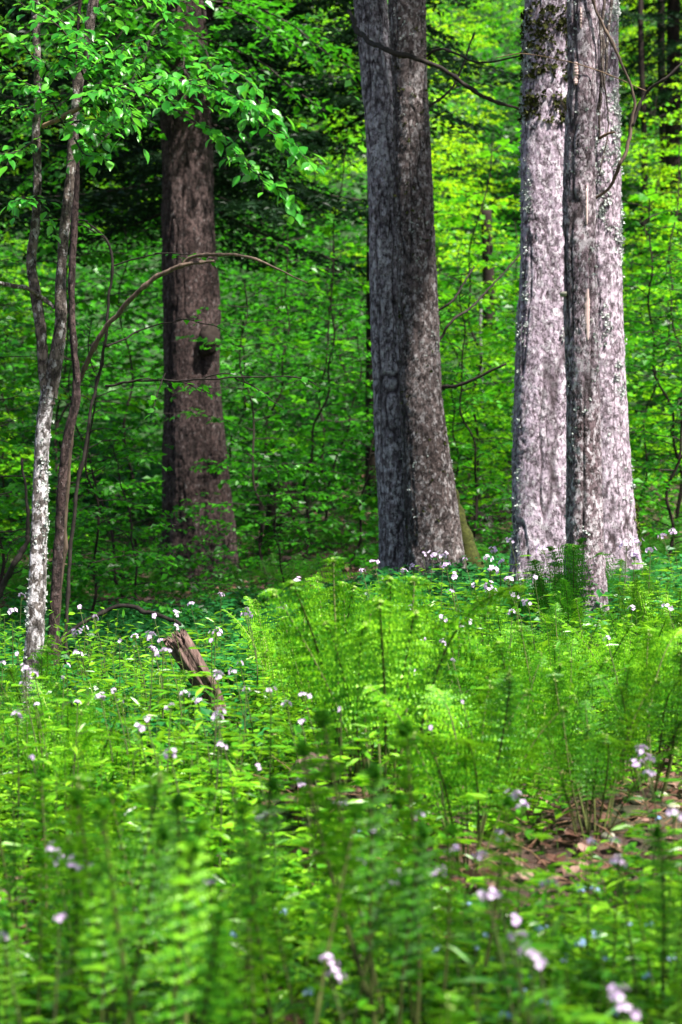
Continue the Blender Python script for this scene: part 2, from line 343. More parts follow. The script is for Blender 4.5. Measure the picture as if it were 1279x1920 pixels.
leafskins = {}
def limb_twigs(mb_w, mb_l, start, d, length, rad, leaf, rg, dens=1.0, tpl=LEAF_LO, twig_mat=0, planar=.35, droop=.25, sub=1, leaf_mat=0, ns=4):
    """a spreading limb with alternate side twigs carrying two-ranked leaves"""
    n = 9; t = np.linspace(0, 1, n)[:, None]; d = nrm(np.asarray(d, float))
    p = start + d * t * length + np.array([0, 0, -1]) * droop * length * t ** 2 + np.cumsum(rg.normal(0, .022 * length, (n, 3)), 0) * np.array([1, 1, .6]) * (t > 0)
    p = smooth_path(p, 14); tt = np.linspace(0, 1, 14)
    tube(mb_w, p, rad * (1 - .8 * tt) + .0015, ns, twig_mat)
    nt_ = max(3, int(length * 6.5 * dens)); tw = []
    for k in range(nt_):
        s = .12 + .86 * (k + rg.uniform(0, .6)) / nt_; i = min(int(s * 13), 12); o = p[i] + (p[i + 1] - p[i]) * (s * 13 - i); ax = nrm(p[i + 1] - p[i])
        side = nrm(np.cross(ax, [0, 0, 1.])) * (1 if k % 2 else -1)
        dd = nrm(ax * rg.uniform(.5, 1) + side * rg.uniform(.6, 1.1) + np.array([0, 0, rg.normal(0, planar)]))
        ll = length * rg.uniform(.22, .42) * (1.15 - .6 * s); tw.append((o, dd, ll))
    tw.append((p[-2], nrm(p[-1] - p[-2]), length * .12))
    O = []; D = []; N = []
    for o, dd, ll in tw:
        m = max(2, int(ll / (leaf * .48))); s = (np.arange(m) + .6) / m
        pp = o + dd * (s * ll)[:, None] + np.array([0, 0, -1.]) * (droop * .5 * ll * s ** 2)[:, None]
        if rad > .003: tube(mb_w, np.vstack([o, pp[m // 2], pp[-1]]), [max(.0016, rad * .25), .0014, .001], 3, twig_mat)
        sd = nrm(np.cross(dd, [0, 0, 1.])) * np.where(np.arange(m) % 2, 1, -1)[:, None]
        O.append(pp); D.append(dd * .55 + sd * .85 + rg.normal(0, .28, (m, 3)) + np.array([0, 0, -.25])); N.append(np.array([0, 0, 1.]) + rg.normal(0, .42, (m, 3)))
    O = np.concatenate(O); leaves(mb_l, O, np.concatenate(D), np.concatenate(N), leaf * rg.uniform(.65, 1.15, len(O)), rg.uniform(.85, 1.15, len(O)), tpl, leaf_mat)
    return p

# ---- bracket of tall trees --------------------------------------------------
def high_crown(mbw, mbl, top, rg, n=16, ln=2.6, leaf=.13, z0=0., z1=5., r=.05):
    for k in range(n):
        a = k * 2.4 + rg.uniform(0, .5); z = z0 + (z1 - z0) * k / n
        limb_twigs(mbw, mbl, top + np.array([0, 0, z]), (math.cos(a), math.sin(a), rg.uniform(.1, .7)), ln * (1.1 - .5 * k / n), r, leaf, rg, 1.1, LEAF_LO, 0, .5)
def tall_tree(name, label, cat, pts, mats, kind, lean_top, rt, seed, crown=True, leafm='tree_leaf_dim', flare=.25, lobes=(2, .04, 0), amp=1., ns=140, ring=.012, topz=9.5, wob=.05, cl=2.6, sink=.25, group=None, cz=1.2):
    px, py, wd, d = pts[0]; b = P(px, py, d); b[2] = float(hill(b[0], b[1]))
    p0 = P(px, py, d); zpx = FPX / d
    foot = (px, 960 + (CAMZ - (b[2] - sink)) / d * FPX, wd * 1.04, d); pts = [foot] + [q for q in pts if q[1] < foot[1] - 20]
    t = P(pts[-1][0], pts[-1][1], pts[-1][3])
    ext = [[t[0] + lean_top[0] * .5, t[1] + lean_top[1] * .5, (t[2] + topz) / 2, rt * 1.15], [t[0] + lean_top[0], t[1] + lean_top[1], topz, rt * .8], [t[0] + lean_top[0] * 1.3, t[1] + lean_top[1], topz + 3.5, rt * .25]]
    root = thing(name, label, cat, tuple(b), group=group)
    mbt, me = trunk_mesh('trunk', pts, mats, b, kind, ns, ring, flare, lobes, seed, amp, ext, wob)
    obj('trunk', me, root)
    if crown:
        rg = np.random.default_rng(seed + 50); mw, ml = MB(), MB()
        top = np.array([t[0] + lean_top[0], t[1] + lean_top[1], topz - cz]) - b
        high_crown(mw, ml, top, rg, 16, cl, .13, 0, 4.2)
        obj('limb', (mw, [mats[0]]), root); obj('crown', (ml, [M[leafm]]), root)
    return root, b, mbt.ringc

TR, bTR, iTR = tall_tree('maple_tree', 'thick pale lilac barked trunk with grey lichen, furrowed foot, beside the thin scaly trunk', 'tree',
    [(1014, 1090, 116, 12.3), (1013, 1030, 106, 12.3), (1013, 850, 106, 12.3), (1018, 650, 102, 12.3), (1023, 500, 94, 12.3), (1024, 250, 90, 12.3), (1028, 0, 88, 12.3), (1027, -120, 80, 12.3)],
    [M['bark_pale']], 'plate', (.1, .6), .12, 11, flare=.20, lobes=(3, .13, 1.57), topz=8.8)
tufts('lichen', iTR, bTR, M['lichen'], TR, 2600, .015, .3, 5.2, lambda h, t: .9 * (np.cos(t - 2.6) > .2) + .35 * np.clip(h - 2.2, 0, 1), 3)
tufts('moss', iTR, bTR, M['moss'], TR, 700, .026, 2.6, 4.1, lambda h, t: 1.5 * (np.abs(h - 3.75) < .22) + 1.3 * (np.abs(h - 3.35) < .08) - 1.5 * (h < 2.55), 5)
TB, bTB, iTB = tall_tree('maple_tree', 'broad pale maple trunk with mossy root foot, partly hidden behind the thin scaly trunk', 'tree',
    [(1146, 1090, 108, 12.6), (1145, 1030, 96, 12.6), (1141, 900, 84, 12.6), (1134, 750, 80, 12.6), (1127, 500, 78, 12.6), (1121, 250, 78, 12.6), (1118, 0, 84, 12.6), (1117, -120, 84, 12.6)],
    [M['bark_root']], 'plate', (.5, .8), .12, 12, flare=.36, lobes=(2, .05, 0), topz=8.6)
tufts('lichen', iTB, bTB, M['lichen'], TB, 2200, .016, .9, 5.2, lambda h, t: .7 + .3 * np.clip(h - 2, 0, 1), 6)
tufts('moss', iTB, bTB, M['moss_green'], TB, 700, .022, 0, 1.0, lambda h, t: 1.2 - 1.4 * h + .9 * (np.cos(t - .1)), 8)
TF, bTF, iTF = tall_tree('scaly_tree', 'thin dark scaly trunk standing in front of the two pale maple trunks', 'tree',
    [(1096, 1140, 76, 11.3), (1096, 1000, 68, 11.3), (1094, 800, 65, 11.3), (1090, 600, 64, 11.3), (1087, 450, 61, 11.3), (1087, 300, 62, 11.3), (1092, 150, 56, 11.3), (1093, 0, 58, 11.3), (1093, -120, 56, 11.3)],
    [M['bark_snag']], 'scale', (-.1, -.4), .06, 13, flare=.22, lobes=(2, .08, 1), ns=120, ring=.010, topz=7.6, cl=1.7, wob=.08)
tufts('lichen', iTF, bTF, M['lichen'], TF, 260, .013, .1, 4.5, None, 9)
# bare wood strips where the bark has peeled from the thin trunk
def strip(pl, parent, base, info, w, mat, name='bare_wood', off=.004, seed=0):
    c, u, v, rr, h, th, crack = info; mb = MB(); rg = np.random.default_rng(seed)
    x0, y0, y1 = pl; zs = np.linspace(P(0, y1, 11.3)[2], P(0, y0, 11.3)[2], 26); V = []
    for k, z in enumerate(zs):
        i = int(np.argmin(np.abs(c[:, 2] - z))); e = math.sin(math.pi * (k + .5) / 26) ** .35
        # angle on the trunk that faces the given side
        d = c[i, 1]; want = (x0 - 639.5) / FPX * d - c[i, 0]; R0 = rr[i].mean()
        for q in (-1, -.35, .35, 1):
            xx = np.clip((want + q * w * e * rg.uniform(.75, 1.1)) / R0, -.96, .96); yy = -math.sqrt(1 - xx * xx)
            V.append(c[i] + np.array([xx, yy, 0]) * (R0 + off * (1 if abs(q) < .5 else -.6)))
    mb.add(np.array(V) - base, [grid_faces(26, 4, False)], 0); return obj(name, (mb, [mat]), parent)
strip((1077, 120, 165), TF, bTF, iTF, .018, M['wood_pale'], off=.012, seed=1); strip((1096, 350, 425), TF, bTF, iTF, .012, M['wood_pale'], off=.012, seed=2)
strip((1098, 545, 640), TF, bTF, iTF, .020, M['wood_pale'], off=.010, seed=3); strip((1086, 20, 60), TF, bTF, iTF, .008, M['wood_pale'], off=.012, seed=4)

CL, bCL, iCL = tall_tree('beech_tree', 'grey brown pale patched trunk pressed against the darker scaly one', 'tree',
    [(752, 1110, 84, 14.3), (749, 1000, 76, 14.3), (739, 850, 70, 14.3), (732, 700, 66, 14.3), (726, 600, 64, 14.3), (719, 300, 62, 14.3), (704, 100, 62, 14.4), (694, 0, 64, 14.4), (688, -120, 64, 14.4)],
    [M['bark_grey']], 'furrow', (-.9, .8), .13, 21, flare=.10, lobes=(2, .04, .4), topz=8.8)
CR, bCR, iCR = tall_tree('spruce_tree', 'dark scaly leaning trunk with moss on its root, twin of the grey brown one', 'tree',
    [(818, 1110, 112, 14.0), (814, 1030, 100, 14.0), (804, 900, 92, 14.0), (791, 750, 84, 14.0), (784, 600, 77, 14.0), (774, 300, 72, 14.0), (766, 100, 70, 14.0), (762, 0, 70, 14.0), (758, -120, 68, 14.0)],
    [M['bark_spruce']], 'scale', (-.3, .4), .13, 22, flare=.30, lobes=(3, .04, 1.1), topz=9)
tufts('lichen', iCR, bCR, M['lichen'], CR, 500, .010, .3, 5.4, None, 12)
tufts('moss', iCR, bCR, M['moss'], CR, 300, .016, .2, 5.2, None, 14)
BT, bBT, iBT = tall_tree('oak_tree', 'big dark brown trunk with a burl, standing alone in the shade', 'tree',
    [(370, 1100, 150, 20), (370, 1060, 146, 20), (372, 990, 134, 20), (367, 850, 122, 20), (360, 700, 110, 20), (357, 560, 106, 20), (352, 400, 98, 20), (346, 200, 92, 20), (343, 0, 90, 20), (341, -120, 88, 20)],
    [M['bark_brown']], 'furrow', (-.2, .3), .20, 31, flare=.22, lobes=(4, .05, 1), topz=10.5, ns=150, ring=.018, cl=3.6, amp=1.6)
rg = np.random.default_rng(44); mw, ml = MB(), MB()
for k in range(22):
    yy = rg.uniform(-60, 190); a = rg.uniform(-2.9, -.2) if k % 3 else rg.uniform(-.6, .6) + (math.pi if k % 2 else 0); limb_twigs(mw, ml, P(346, yy, 19.9) - bBT, (math.cos(a), math.sin(a), rg.uniform(-.35, .1)), rg.uniform(.9, 1.9), .014, .10, rg, 1.4, LEAF_LO, 0, .4, .35)
obj('limb', (mw, [M['twig']]), BT)['kind'] = 'stuff'; obj('low_boughs', (ml, [M['tree_leaf_dim']]), BT)['kind'] = 'stuff'
# burl
def blob(name, center, rad, mat, parent, base, seed=0, amp=.25, nu=28, nv=18):
    a = np.linspace(0, 2 * np.pi, nu, endpoint=False); b = np.linspace(.05, np.pi - .05, nv); A, B = np.meshgrid(a, b)
    n = np.stack([np.cos(A) * np.sin(B), np.sin(A) * np.sin(B), np.cos(B)], -1)
    r = 1 + amp * fbm(n * 2.2 + seed, seed, 4); v = np.asarray(center) - np.asarray(base) + n * r[..., None] * np.asarray(rad)
    mb = MB(); mb.add(v.reshape(-1, 3), [grid_faces(nv, nu), np.array([list(range(nu))[::-1], [(nv - 1) * nu + k for k in range(nu)]])], 0); return obj(name, (mb, [mat]), parent)
blob('burl', P(391, 640, 19.75), (.10, .12, .15), M['bark_far'], BT, bBT, 3, .5)
blob('burl', P(404, 862, 19.72), (.07, .06, .10), M['bark_brown'], BT, bBT, 5, .5)
def px_tube(name, pts, mat, parent, base, ns=8, seed=0, jit=.15, n=None, knob=.35):
    """pts rows (px, py, radius_px, d)"""
    rows = np.array([[*P(a, b, d), r / FPX * d] for a, b, r, d in pts]); n = n or len(rows) * 9
    s = smooth_path(rows, n); rg = np.random.default_rng(seed); r = s[:, 3]
    c = s[:, :3] + np.stack([vnoise(s[:, :3] * 6 + k * 9, seed) for k in range(3)], -1) * r[:, None] * 5 * jit + np.stack([vnoise(s[:, :3] * 17 + k * 5, seed + 3) for k in range(3)], -1) * r[:, None] * 2.5 * (jit + .1)
    mb = MB(); c = c - np.asarray(base); tube(mb, c, r * (1 + .12 * rg.uniform(-1, 1, len(r)) * (name != 'root') + knob * (name != 'root') * (rg.uniform(0, 1, len(r)) < .08)), ns, 0, True)
    return obj(name, (mb, [mat]), parent), c, r
px_tube('root', [(842, 900, 8, 14.1), (855, 950, 12, 14.2), (868, 1000, 16, 14.2), (882, 1050, 19, 14.2), (896, 1110, 22, 14.2)], M['moss'], CR, bCR, 14, 3, .03)
px_tube('root', [(1160, 860, 6, 12.65), (1172, 920, 10, 12.7), (1180, 980, 12, 12.7), (1186, 1040, 15, 12.7), (1192, 1090, 18, 12.7)], M['moss_green'], TB, bTB, 14, 4, .03)
px_tube('branch', [(655, 20, 4, 14.2), (672, 62, 5, 13.9), (720, 92, 5, 13.5), (770, 108, 5, 13.4), (830, 130, 4, 13.4), (900, 180, 3.5, 13.4), (985, 208, 2.5, 13.5)], M['twig'], CL, bCL)
px_tube('branch', [(822, 640, 2.5, 14), (850, 600, 2.5, 14), (900, 560, 2, 14.2), (975, 478, 1.5, 14.5)], M['twig'], CR, bCR, 6, 3)
px_tube('branch', [(820, 585, 2.5, 14), (850, 560, 2, 14), (890, 500, 1.5, 14.2)], M['twig'], CR, bCR, 6, 4)
px_tube('branch', [(826, 728, 4, 14), (870, 718, 3, 13.9), (950, 682, 2, 13.8)], M['twig'], CR, bCR, 6, 5)
px_tube('branch', [(800, 105, 3, 14), (830, 92, 2.5, 13.8), (900, 118, 2, 13.6), (985, 102, 1.6, 13.4)], M['twig'], CR, bCR, 6, 6)
px_tube('branch', [(804, 200, 2.5, 14.2), (850, 160, 2, 14.3), (890, 60, 1.5, 14.5)], M['twig'], CR, bCR, 6, 7)
# twisting climbing stems beside the thin trunk
px_tube('branch', [(1112, 372, 2.5, 11.35), (1140, 352, 3, 11.3), (1168, 305, 3.6, 11.2), (1186, 240, 3.6, 11.2), (1182, 160, 2.2, 11.2), (1150, 90, 3, 11.2), (1118, 20, 2.5, 11.2), (1100, -40, 2.5, 11.2)], M['twig_brown'], TF, bTF, 8, 8, .3)
px_tube('branch', [(1186, 235, 3.5, 11.2), (1212, 175, 2.8, 11.2), (1250, 145, 2.4, 11.1), (1300, 100, 2, 11.1)], M['twig'], TF, bTF, 6, 9)
for k, q in enumerate([[(1122, 260, 2, 11.4), (1128, 150, 3, 11.35), (1130, 60, 3, 11.35), (1138, -40, 3, 11.4)], [(1120, 210, 2, 11.45), (1135, 120, 2.5, 11.4), (1142, 40, 2.5, 11.4), (1150, -40, 2.5, 11.4)], [(1124, 330, 1.2, 11.4), (1140, 230, 1.5, 11.4), (1128, 100, 2, 11.3), (1122, -40, 2, 11.3)]]):
    px_tube('branch', q, M['bark_thin'], TF, bTF, 6, 20 + k, .2)
px_tube('branch', [(1124, 258, 3, 11.4), (1138, 250, 2.6, 11.35), (1153, 248, 1.5, 11.3)], M['twig_pale'], TF, bTF, 6, 12)
px_tube('branch', [(1067, 215, 4, 11.35), (1058, 200, 2.5, 11.3), (1050, 185, .8, 11.3)], M['twig_pale'], TF, bTF, 6, 13)
px_tube('twig', [(930, 108, .8, 11.2), (980, 100, 1, 11.2), (1050, 112, 1, 11.2), (1130, 135, 1, 11.2), (1215, 172, .9, 11.2)], M['twig_pale'], TF, bTF, 4, 14)
# bracket fungus
def bracket(px, py, d, parent, base):
    a = np.linspace(0, np.pi, 15); V = []
    for rr_, zz in ((0.0, .006), (.6, .012), (.95, .006), (1.0, -.002), (.8, -.014), (0., -.012)):
        V += [[-.04 * rr_ * math.sin(t), -.028 * rr_ * math.cos(t) * 1.0, zz] for t in a]
    mb = MB(); mb.add(np.array(V) + P(px, py, d) - base, [grid_faces(6, 15, False)], 0); return obj('bracket_fungus', (mb, [M['fungus']]), parent)
fb = bracket(1062, 551, 11.25, None, np.zeros(3)); tag(fb, 'small flat grey bracket fungus on the edge of the thin scaly trunk', 'fungus')

# unseen tall beeches, added so that their crowns shade the wood floor
for k, (x, y, z0, ln, lab) in enumerate([(4.9, 17.5, 7.5, 3.3, 'unseen tall beech added past the mossy maple to shade the floor'), (6.4, 24.5, 8, 3.6, 'unseen tall beech added further up the slope to shade the floor'), (2.6, 8.0, 7.0, 2.2, 'unseen tall beech added beside the maples to shade the hollow'), (4.0, .9, 6.5, 2.2, 'unseen tall beech added beside the viewpoint to shade the nearest ferns')]):
    b = np.array([x, y, float(hill(x, y))]); r = thing('beech_tree', lab, 'tree', tuple(b)); rg = np.random.default_rng(700 + k); mw, lw, ml = MB(), MB(), MB()
    t = np.linspace(-.3, z0 + 5, 40); tube(mw, np.stack([.08 * np.sin(t * .6), .05 * np.cos(t * .5), t], -1), .2 * (1 - .8 * np.clip(t / (z0 + 5), 0, 1)) + .08 * np.exp(-np.clip(t, 0, 9) / .3), 20)
    high_crown(lw, ml, np.array([-.8, 1.0, z0]) if k == 2 else np.array([0, 0, z0]), rg, 7 if k == 3 else 22, ln, .13, 0, 4.6)  # third crown offset so its shadow drops into the hollow
    obj('trunk', (mw, [M['bark_grey']]), r); obj('limbs', (lw, [M['bark_grey']]), r)['kind'] = 'stuff'; obj('crown', (ml, [M['tree_leaf_dim']]), r)['kind'] = 'stuff'

# ------------------------------------------------------------------ the slender forked tree and its neighbours
b0 = P(60, 1300, 9.0); b0[2] = float(hill(b0[0], b0[1])) - .05
SL = thing('slender_tree', 'slender forked tree with white blotched bark and leafy overhanging branches', 'tree', tuple(b0))
def thin_trunk(name, pts, mats, parent, base, kind, seed, ns=56, ring=.012):
    mbt, me = trunk_mesh('trunk', pts, mats, base, kind, ns, ring, .15, (2, .06, seed), seed, .5, None, .12); o = obj(name, me, parent); return o, mbt.ringc
_, iSL = thin_trunk('trunk', [(44, 1370, 44, 8.9), (54, 1300, 38, 8.9), (66, 1180, 35, 8.9), (74, 1000, 32, 8.95), (77, 900, 30, 9), (82, 800, 31, 9), (93, 725, 34, 9)], [M['bark_birch']], SL, b0, 'plate', 41)
thin_trunk('fork', [(93, 745, 26, 9), (108, 660, 25, 9), (114, 600, 22, 9), (113, 540, 22, 9), (118, 450, 20, 9), (130, 340, 19, 9), (138, 260, 19, 9), (146, 170, 18, 9), (160, 100, 18, 9), (172, 30, 19, 9), (182, -60, 17, 9), (190, -300, 13, 9), (185, -600, 8, 9)], [M['bark_thin']], SL, b0, 'plate', 42)
thin_trunk('fork', [(92, 760, 20, 9), (82, 700, 20, 9), (76, 620, 20, 9), (66, 550, 20, 9), (58, 490, 19, 9), (66, 420, 17, 9), (70, 340, 15, 9), (68, 250, 16, 9), (72, 180, 14, 9), (70, 90, 14, 9), (66, 0, 13, 9), (64, -200, 9, 9)], [M['bark_thin']], SL, b0, 'plate', 43, 40)
tufts('lichen', iSL, b0, M['lichen'], SL, 260, .010, .1, 3, None, 19)
px_tube('branch', [(103, 577, 4, 9), (80, 555, 4, 9), (50, 540, 4, 8.9), (0, 530, 3.5, 8.8), (-50, 520, 3, 8.8)], M['bark_thin'], SL, b0)
px_tube('branch', [(80, 240, 4, 9), (120, 218, 5, 8.9), (160, 190, 4, 8.8)], M['twig_pale'], SL, b0, 7, 4)
# overhanging leafy boughs
rg = np.random.default_rng(77); mw, ml = MB(), MB()
def bough(pts, leaf, d_end, tw=None, dens=1.0, mat=0):
    rows = np.array([P(a, b, d) for a, b, d in pts]) - b0; c = smooth_path(rows, len(rows) * 10); n = len(c)
    tube(mw, c, np.linspace(.0055, .0012, n), 5, 0)
    L = np.sum(np.linalg.norm(np.diff(c, axis=0), axis=1)); m = max(4, int(L / (.055 / dens))); s = (np.arange(m) + .5) / m * (n - 1); i = s.astype(int); p = c[i]
    ax = nrm(c[np.minimum(i + 1, n - 1)] - c[np.maximum(i - 1, 0)])
    sd = nrm(np.cross(ax, [0, 0, 1.])) * np.where(np.arange(m) % 2, 1, -1)[:, None]
    for k in range(m):                      # short side twigs with a few leaves each
        if rg.uniform() < .72:
            dd = nrm(ax[k] * .7 + sd[k] * rg.uniform(.4, 1) + np.array([0, 0, rg.normal(-.05, .35)])); ll = rg.uniform(.07, .24) * (1 - .5 * k / m); q = max(2, int(ll / .042)); ss = (np.arange(q) + .7) / q
            pp = p[k] + dd * (ss * ll)[:, None] + np.array([0, 0, -1]) * (ss ** 2 * ll * .25)[:, None]; tube(mw, np.vstack([p[k], pp[-1]]), [.0016, .0008], 3, 0)
            s2 = nrm(np.cross(dd, [0, 0, 1.])) * np.where(np.arange(q) % 2, 1, -1)[:, None]
            leaves(ml, pp, dd * .7 + s2 * .6 + rg.normal(0, .22, (q, 3)) + [0, 0, -.6], np.array([0, 0, 1.]) + rg.normal(0, .35, (q, 3)) + [0, -.35, 0], leaf * rg.uniform(.6, 1.2, q), rg.uniform(.65, .95, q), LEAF_HI, mat, True)
    leaves(ml, p, ax * .6 + sd * .7 + rg.normal(0, .25, (m, 3)) + [0, 0, -.4], np.array([0, -.3, 1.]) + rg.normal(0, .35, (m, 3)), leaf * rg.uniform(.7, 1.15, m), 1.0, LEAF_HI, mat, True)
LF = .056
for pts in [[(150, 200, 8.8), (210, 165, 8.3), (300, 150, 7.9), (390, 165, 7.6), (460, 190, 7.4), (520, 215, 7.3)],
            [(300, 150, 7.9), (370, 150, 7.7), (430, 130, 7.6), (480, 165, 7.4)],
            [(390, 165, 7.6), (450, 195, 7.5), (500, 240, 7.4), (545, 270, 7.4), (600, 325, 7.3)],
            [(230, 165, 8.2), (300, 190, 7.9), (360, 225, 7.7), (420, 255, 7.6), (450, 300, 7.5), (500, 340, 7.4), (545, 370, 7.4)],
            [(150, 195, 8.8), (200, 175, 8.5), (240, 200, 8.3), (250, 235, 8.2)],
            [(160, 160, 8.8), (220, 90, 8.6), (300, 60, 8.4), (360, 20, 8.3)],
            [(160, 150, 8.8), (120, 60, 8.6), (60, 20, 8.5), (0, -20, 8.4)],
            [(70, 120, 9), (30, 70, 8.8), (-30, 40, 8.6)], [(70, 200, 9), (110, 120, 8.7), (150, 90, 8.5), (200, 70, 8.4)],
            [(75, 210, 9), (20, 200, 8.8), (-30, 190, 8.6)], [(68, 260, 9), (30, 285, 8.7), (-20, 290, 8.6)],
            [(120, 235, 8.9), (90, 180, 8.7), (40, 150, 8.6), (-20, 100, 8.5)], [(175, 20, 8.9), (250, -10, 8.6), (330, 0, 8.4), (390, -30, 8.3)],
            [(130, 230, 8.9), (180, 225, 8.6), (200, 240, 8.5)], [(80, 380, 9), (50, 372, 8.8), (20, 380, 8.7)],
            [(140, 260, 8.9), (160, 290, 8.7), (190, 290, 8.6)], [(60, 0, 9), (90, 20, 8.8), (130, 50, 8.7), (150, 60, 8.6)], [(170, 60, 8.9), (130, 90, 8.7), (100, 150, 8.6)],
            [(280, 175, 8), (330, 135, 7.9), (400, 110, 7.8)], [(160, 120, 8.8), (210, 130, 8.6), (270, 110, 8.4)]]:
    bough(pts, LF, 0, dens=1.6)
obj('branch', (mw, [M['twig']]), SL); obj('foliage', (ml, [M['near_leaf']]), SL)

b1 = P(104, 1230, 10.2); b1[2] = float(hill(b1[0], b1[1])) - .05
DS = thing('dark_sapling', 'slim dark brown stem standing close behind the white blotched tree', 'tree', tuple(b1))
thin_trunk('trunk', [(98, 1290, 22, 10.2), (98, 1200, 18, 10.2), (108, 1050, 18, 10.2), (117, 900, 17, 10.2), (124, 830, 18, 10.2), (143, 740, 18, 10.2), (138, 640, 14, 10.2), (134, 540, 13, 10.2), (140, 400, 13, 10.2), (143, 300, 13, 10.2), (140, 150, 9, 10.2), (150, 0, 7, 10.2)], [M['bark_brown']], DS, b1, 'plate', 45, 40)
b2 = P(112, 1240, 10.6); b2[2] = float(hill(b2[0], b2[1])) - .05
AB = thing('arching_sapling', 'thin tan stem arching over in front of the big dark brown trunk', 'tree', tuple(b2))
px_tube('trunk', [(112, 1300, 5, 10.6), (106, 1200, 5, 10.6), (118, 1050, 5, 10.6), (128, 900, 5, 10.5), (138, 790, 4.5, 10.4), (150, 710, 4.5, 10.3), (175, 650, 4.5, 10.2), (225, 585, 4.5, 10.1), (270, 537, 4.5, 10), (310, 510, 4.5, 9.95), (355, 495, 3.5, 9.9), (403, 490, 2.5, 9.9)], M['twig_brown'], AB, b2, 9, 3, .12)
px_tube('branch', [(335, 502, 3, 9.92), (360, 482, 3.2, 9.9), (410, 477, 3.2, 9.8), (470, 482, 2.8, 9.8), (510, 500, 2, 9.8), (575, 530, 1, 9.8)], M['twig_brown'], AB, b2, 7, 4, .15)
b3 = P(140, 1200, 10.9); b3[2] = float(hill(b3[0], b3[1])) - .05
TS = thing('thin_sapling', 'very thin dark crooked stem with wiry side twigs, right of the white blotched tree', 'tree', tuple(b3)); TS['label'] = 'very thin dark crooked stem with wiry side twigs beside the arching tan stem'
px_tube('trunk', [(122, 1250, 3.5, 10.9), (128, 1100, 3.5, 10.9), (148, 900, 3.5, 10.9), (165, 800, 3, 10.9), (180, 710, 3, 10.9), (196, 640, 3, 10.8), (205, 560, 2.5, 10.8), (210, 480, 2.4, 10.8), (190, 440, 2, 10.8), (160, 415, 1.5, 10.8)], M['twig'], TS, b3, 6, 5, .3)
px_tube('branch', [(196, 722, 2.5, 10.8), (260, 716, 2.2, 10.7), (340, 712, 2, 10.5), (430, 708, 1.5, 10.4), (545, 706, 1, 10.3)], M['twig'], TS, b3, 5, 6, .3)
px_tube('branch', [(198, 650, 2, 10.8), (240, 630, 1.8, 10.9), (290, 610, 1.4, 11), (340, 600, 1, 11)], M['twig'], TS, b3, 5, 7, .3)
px_tube('branch', [(208, 500, 1.8, 10.8), (250, 485, 1.5, 10.8), (300, 475, 1, 10.8)], M['twig'], TS, b3, 5, 8, .3)
rg = np.random.default_rng(5); ml2 = MB(); mw2 = MB()
for (a, b_, d_, dx, dz, l_) in [(300, 714, 10.6, 1, .05, .3), (380, 710, 10.5, 1, .2, .28), (440, 708, 10.4, .8, -.3, .3), (240, 716, 10.7, .8, .2, .26), (540, 706, 10.3, 1, -.1, .2), (330, 600, 11, 1, 0, .3), (290, 475, 10.8, 1, .1, .35), (330, 985, 10.8, -1, .2, .1), (200, 450, 10.8, -.5, .4, .25), (165, 415, 10.8, -1, .2, .3), (310, 700, 10.6, -.2, -.6, .2)]:
    limb_twigs(mw2, ml2, P(a, b_, d_) - b3, (dx, -.3, dz), l_, .003, .05, rg, 1.6, LEAF_HI)
obj('twigs', (mw2, [M['twig']]), TS)['kind'] = 'stuff'; obj('foliage', (ml2, [M['tree_leaf_dim']]), TS)
b4 = P(-20, 1160, 11.5); b4[2] = float(hill(b4[0], b4[1])) - .03
o = thing('bent_sapling', 'dark bent stem leaning in from the edge beside the white blotched tree', 'tree', tuple(b4))
px_tube('trunk', [(-30, 1170, 7, 11.5), (0, 1110, 6, 11.5), (30, 1050, 5.5, 11.4), (48, 1010, 4, 11.4), (52, 960, 3, 11.4), (40, 860, 2, 11.4)], M['twig'], o, b4, 7, 2, .3)

# ------------------------------------------------------------------ leafy saplings that fill the wood behind
def make_sapling(seed, H, spread, nl, leaf, leafm, start=.12, rad=.013, dens=1.0, tpl=LEAF_LO, rise=.35, droop=.2):
    rg = np.random.default_rng(seed); mw, ml = MB(), MB(); n = 12; t = np.linspace(0, 1, n)
    c = np.stack([np.cumsum(rg.normal(0, .02 * H, n)), np.cumsum(rg.normal(0, .02 * H, n)), t * H - .15], -1); c[0, :2] = 0
    c = smooth_path(c, 40); tube(mw, c, rad * (1 - .85 * np.linspace(0, 1, 40)) + .003, 7)
    lw = MB()
    for k in range(nl):
        s = start + (1 - start) * (k + .5) / nl; i = min(int(s * 39), 38); a = k * 2.39996 + rg.uniform(-.5, .5)
        ln = spread * (1.05 - .75 * s) * rg.uniform(.6, 1.2)
        limb_twigs(lw, ml, c[i], (math.cos(a), math.sin(a), rise * rg.uniform(.3, 1.6)), ln, rad * .35, leaf, rg, dens, tpl, 0, .25, droop, ns=4)
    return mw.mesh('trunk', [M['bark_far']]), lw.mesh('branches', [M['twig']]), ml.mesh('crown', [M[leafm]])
SAP = {
 'bright1': make_sapling(101, 4.2, 1.6, 38, .10, 'tree_leaf', .08, dens=1.2), 'bright2': make_sapling(102, 3.4, 1.6, 34, .10, 'tree_leaf', .08, dens=1.2), 'bright3': make_sapling(103, 5.2, 1.9, 44, .10, 'yellow_leaf', .1, dens=1.2),
 'dim1': make_sapling(104, 3.2, 1.4, 30, .08, 'tree_leaf_dim', dens=1.2), 'dim2': make_sapling(105, 2.4, 1.1, 26, .075, 'tree_leaf_dim', dens=1.2), 'maple': make_sapling(106, 3.6, 1.3, 18, .12, 'maple_leaf', .2, .011, .8, MAPLE),
 'low': make_sapling(107, 1.1, .7, 12, .06, 'tree_leaf_dim', .1, .01, 1.6)}
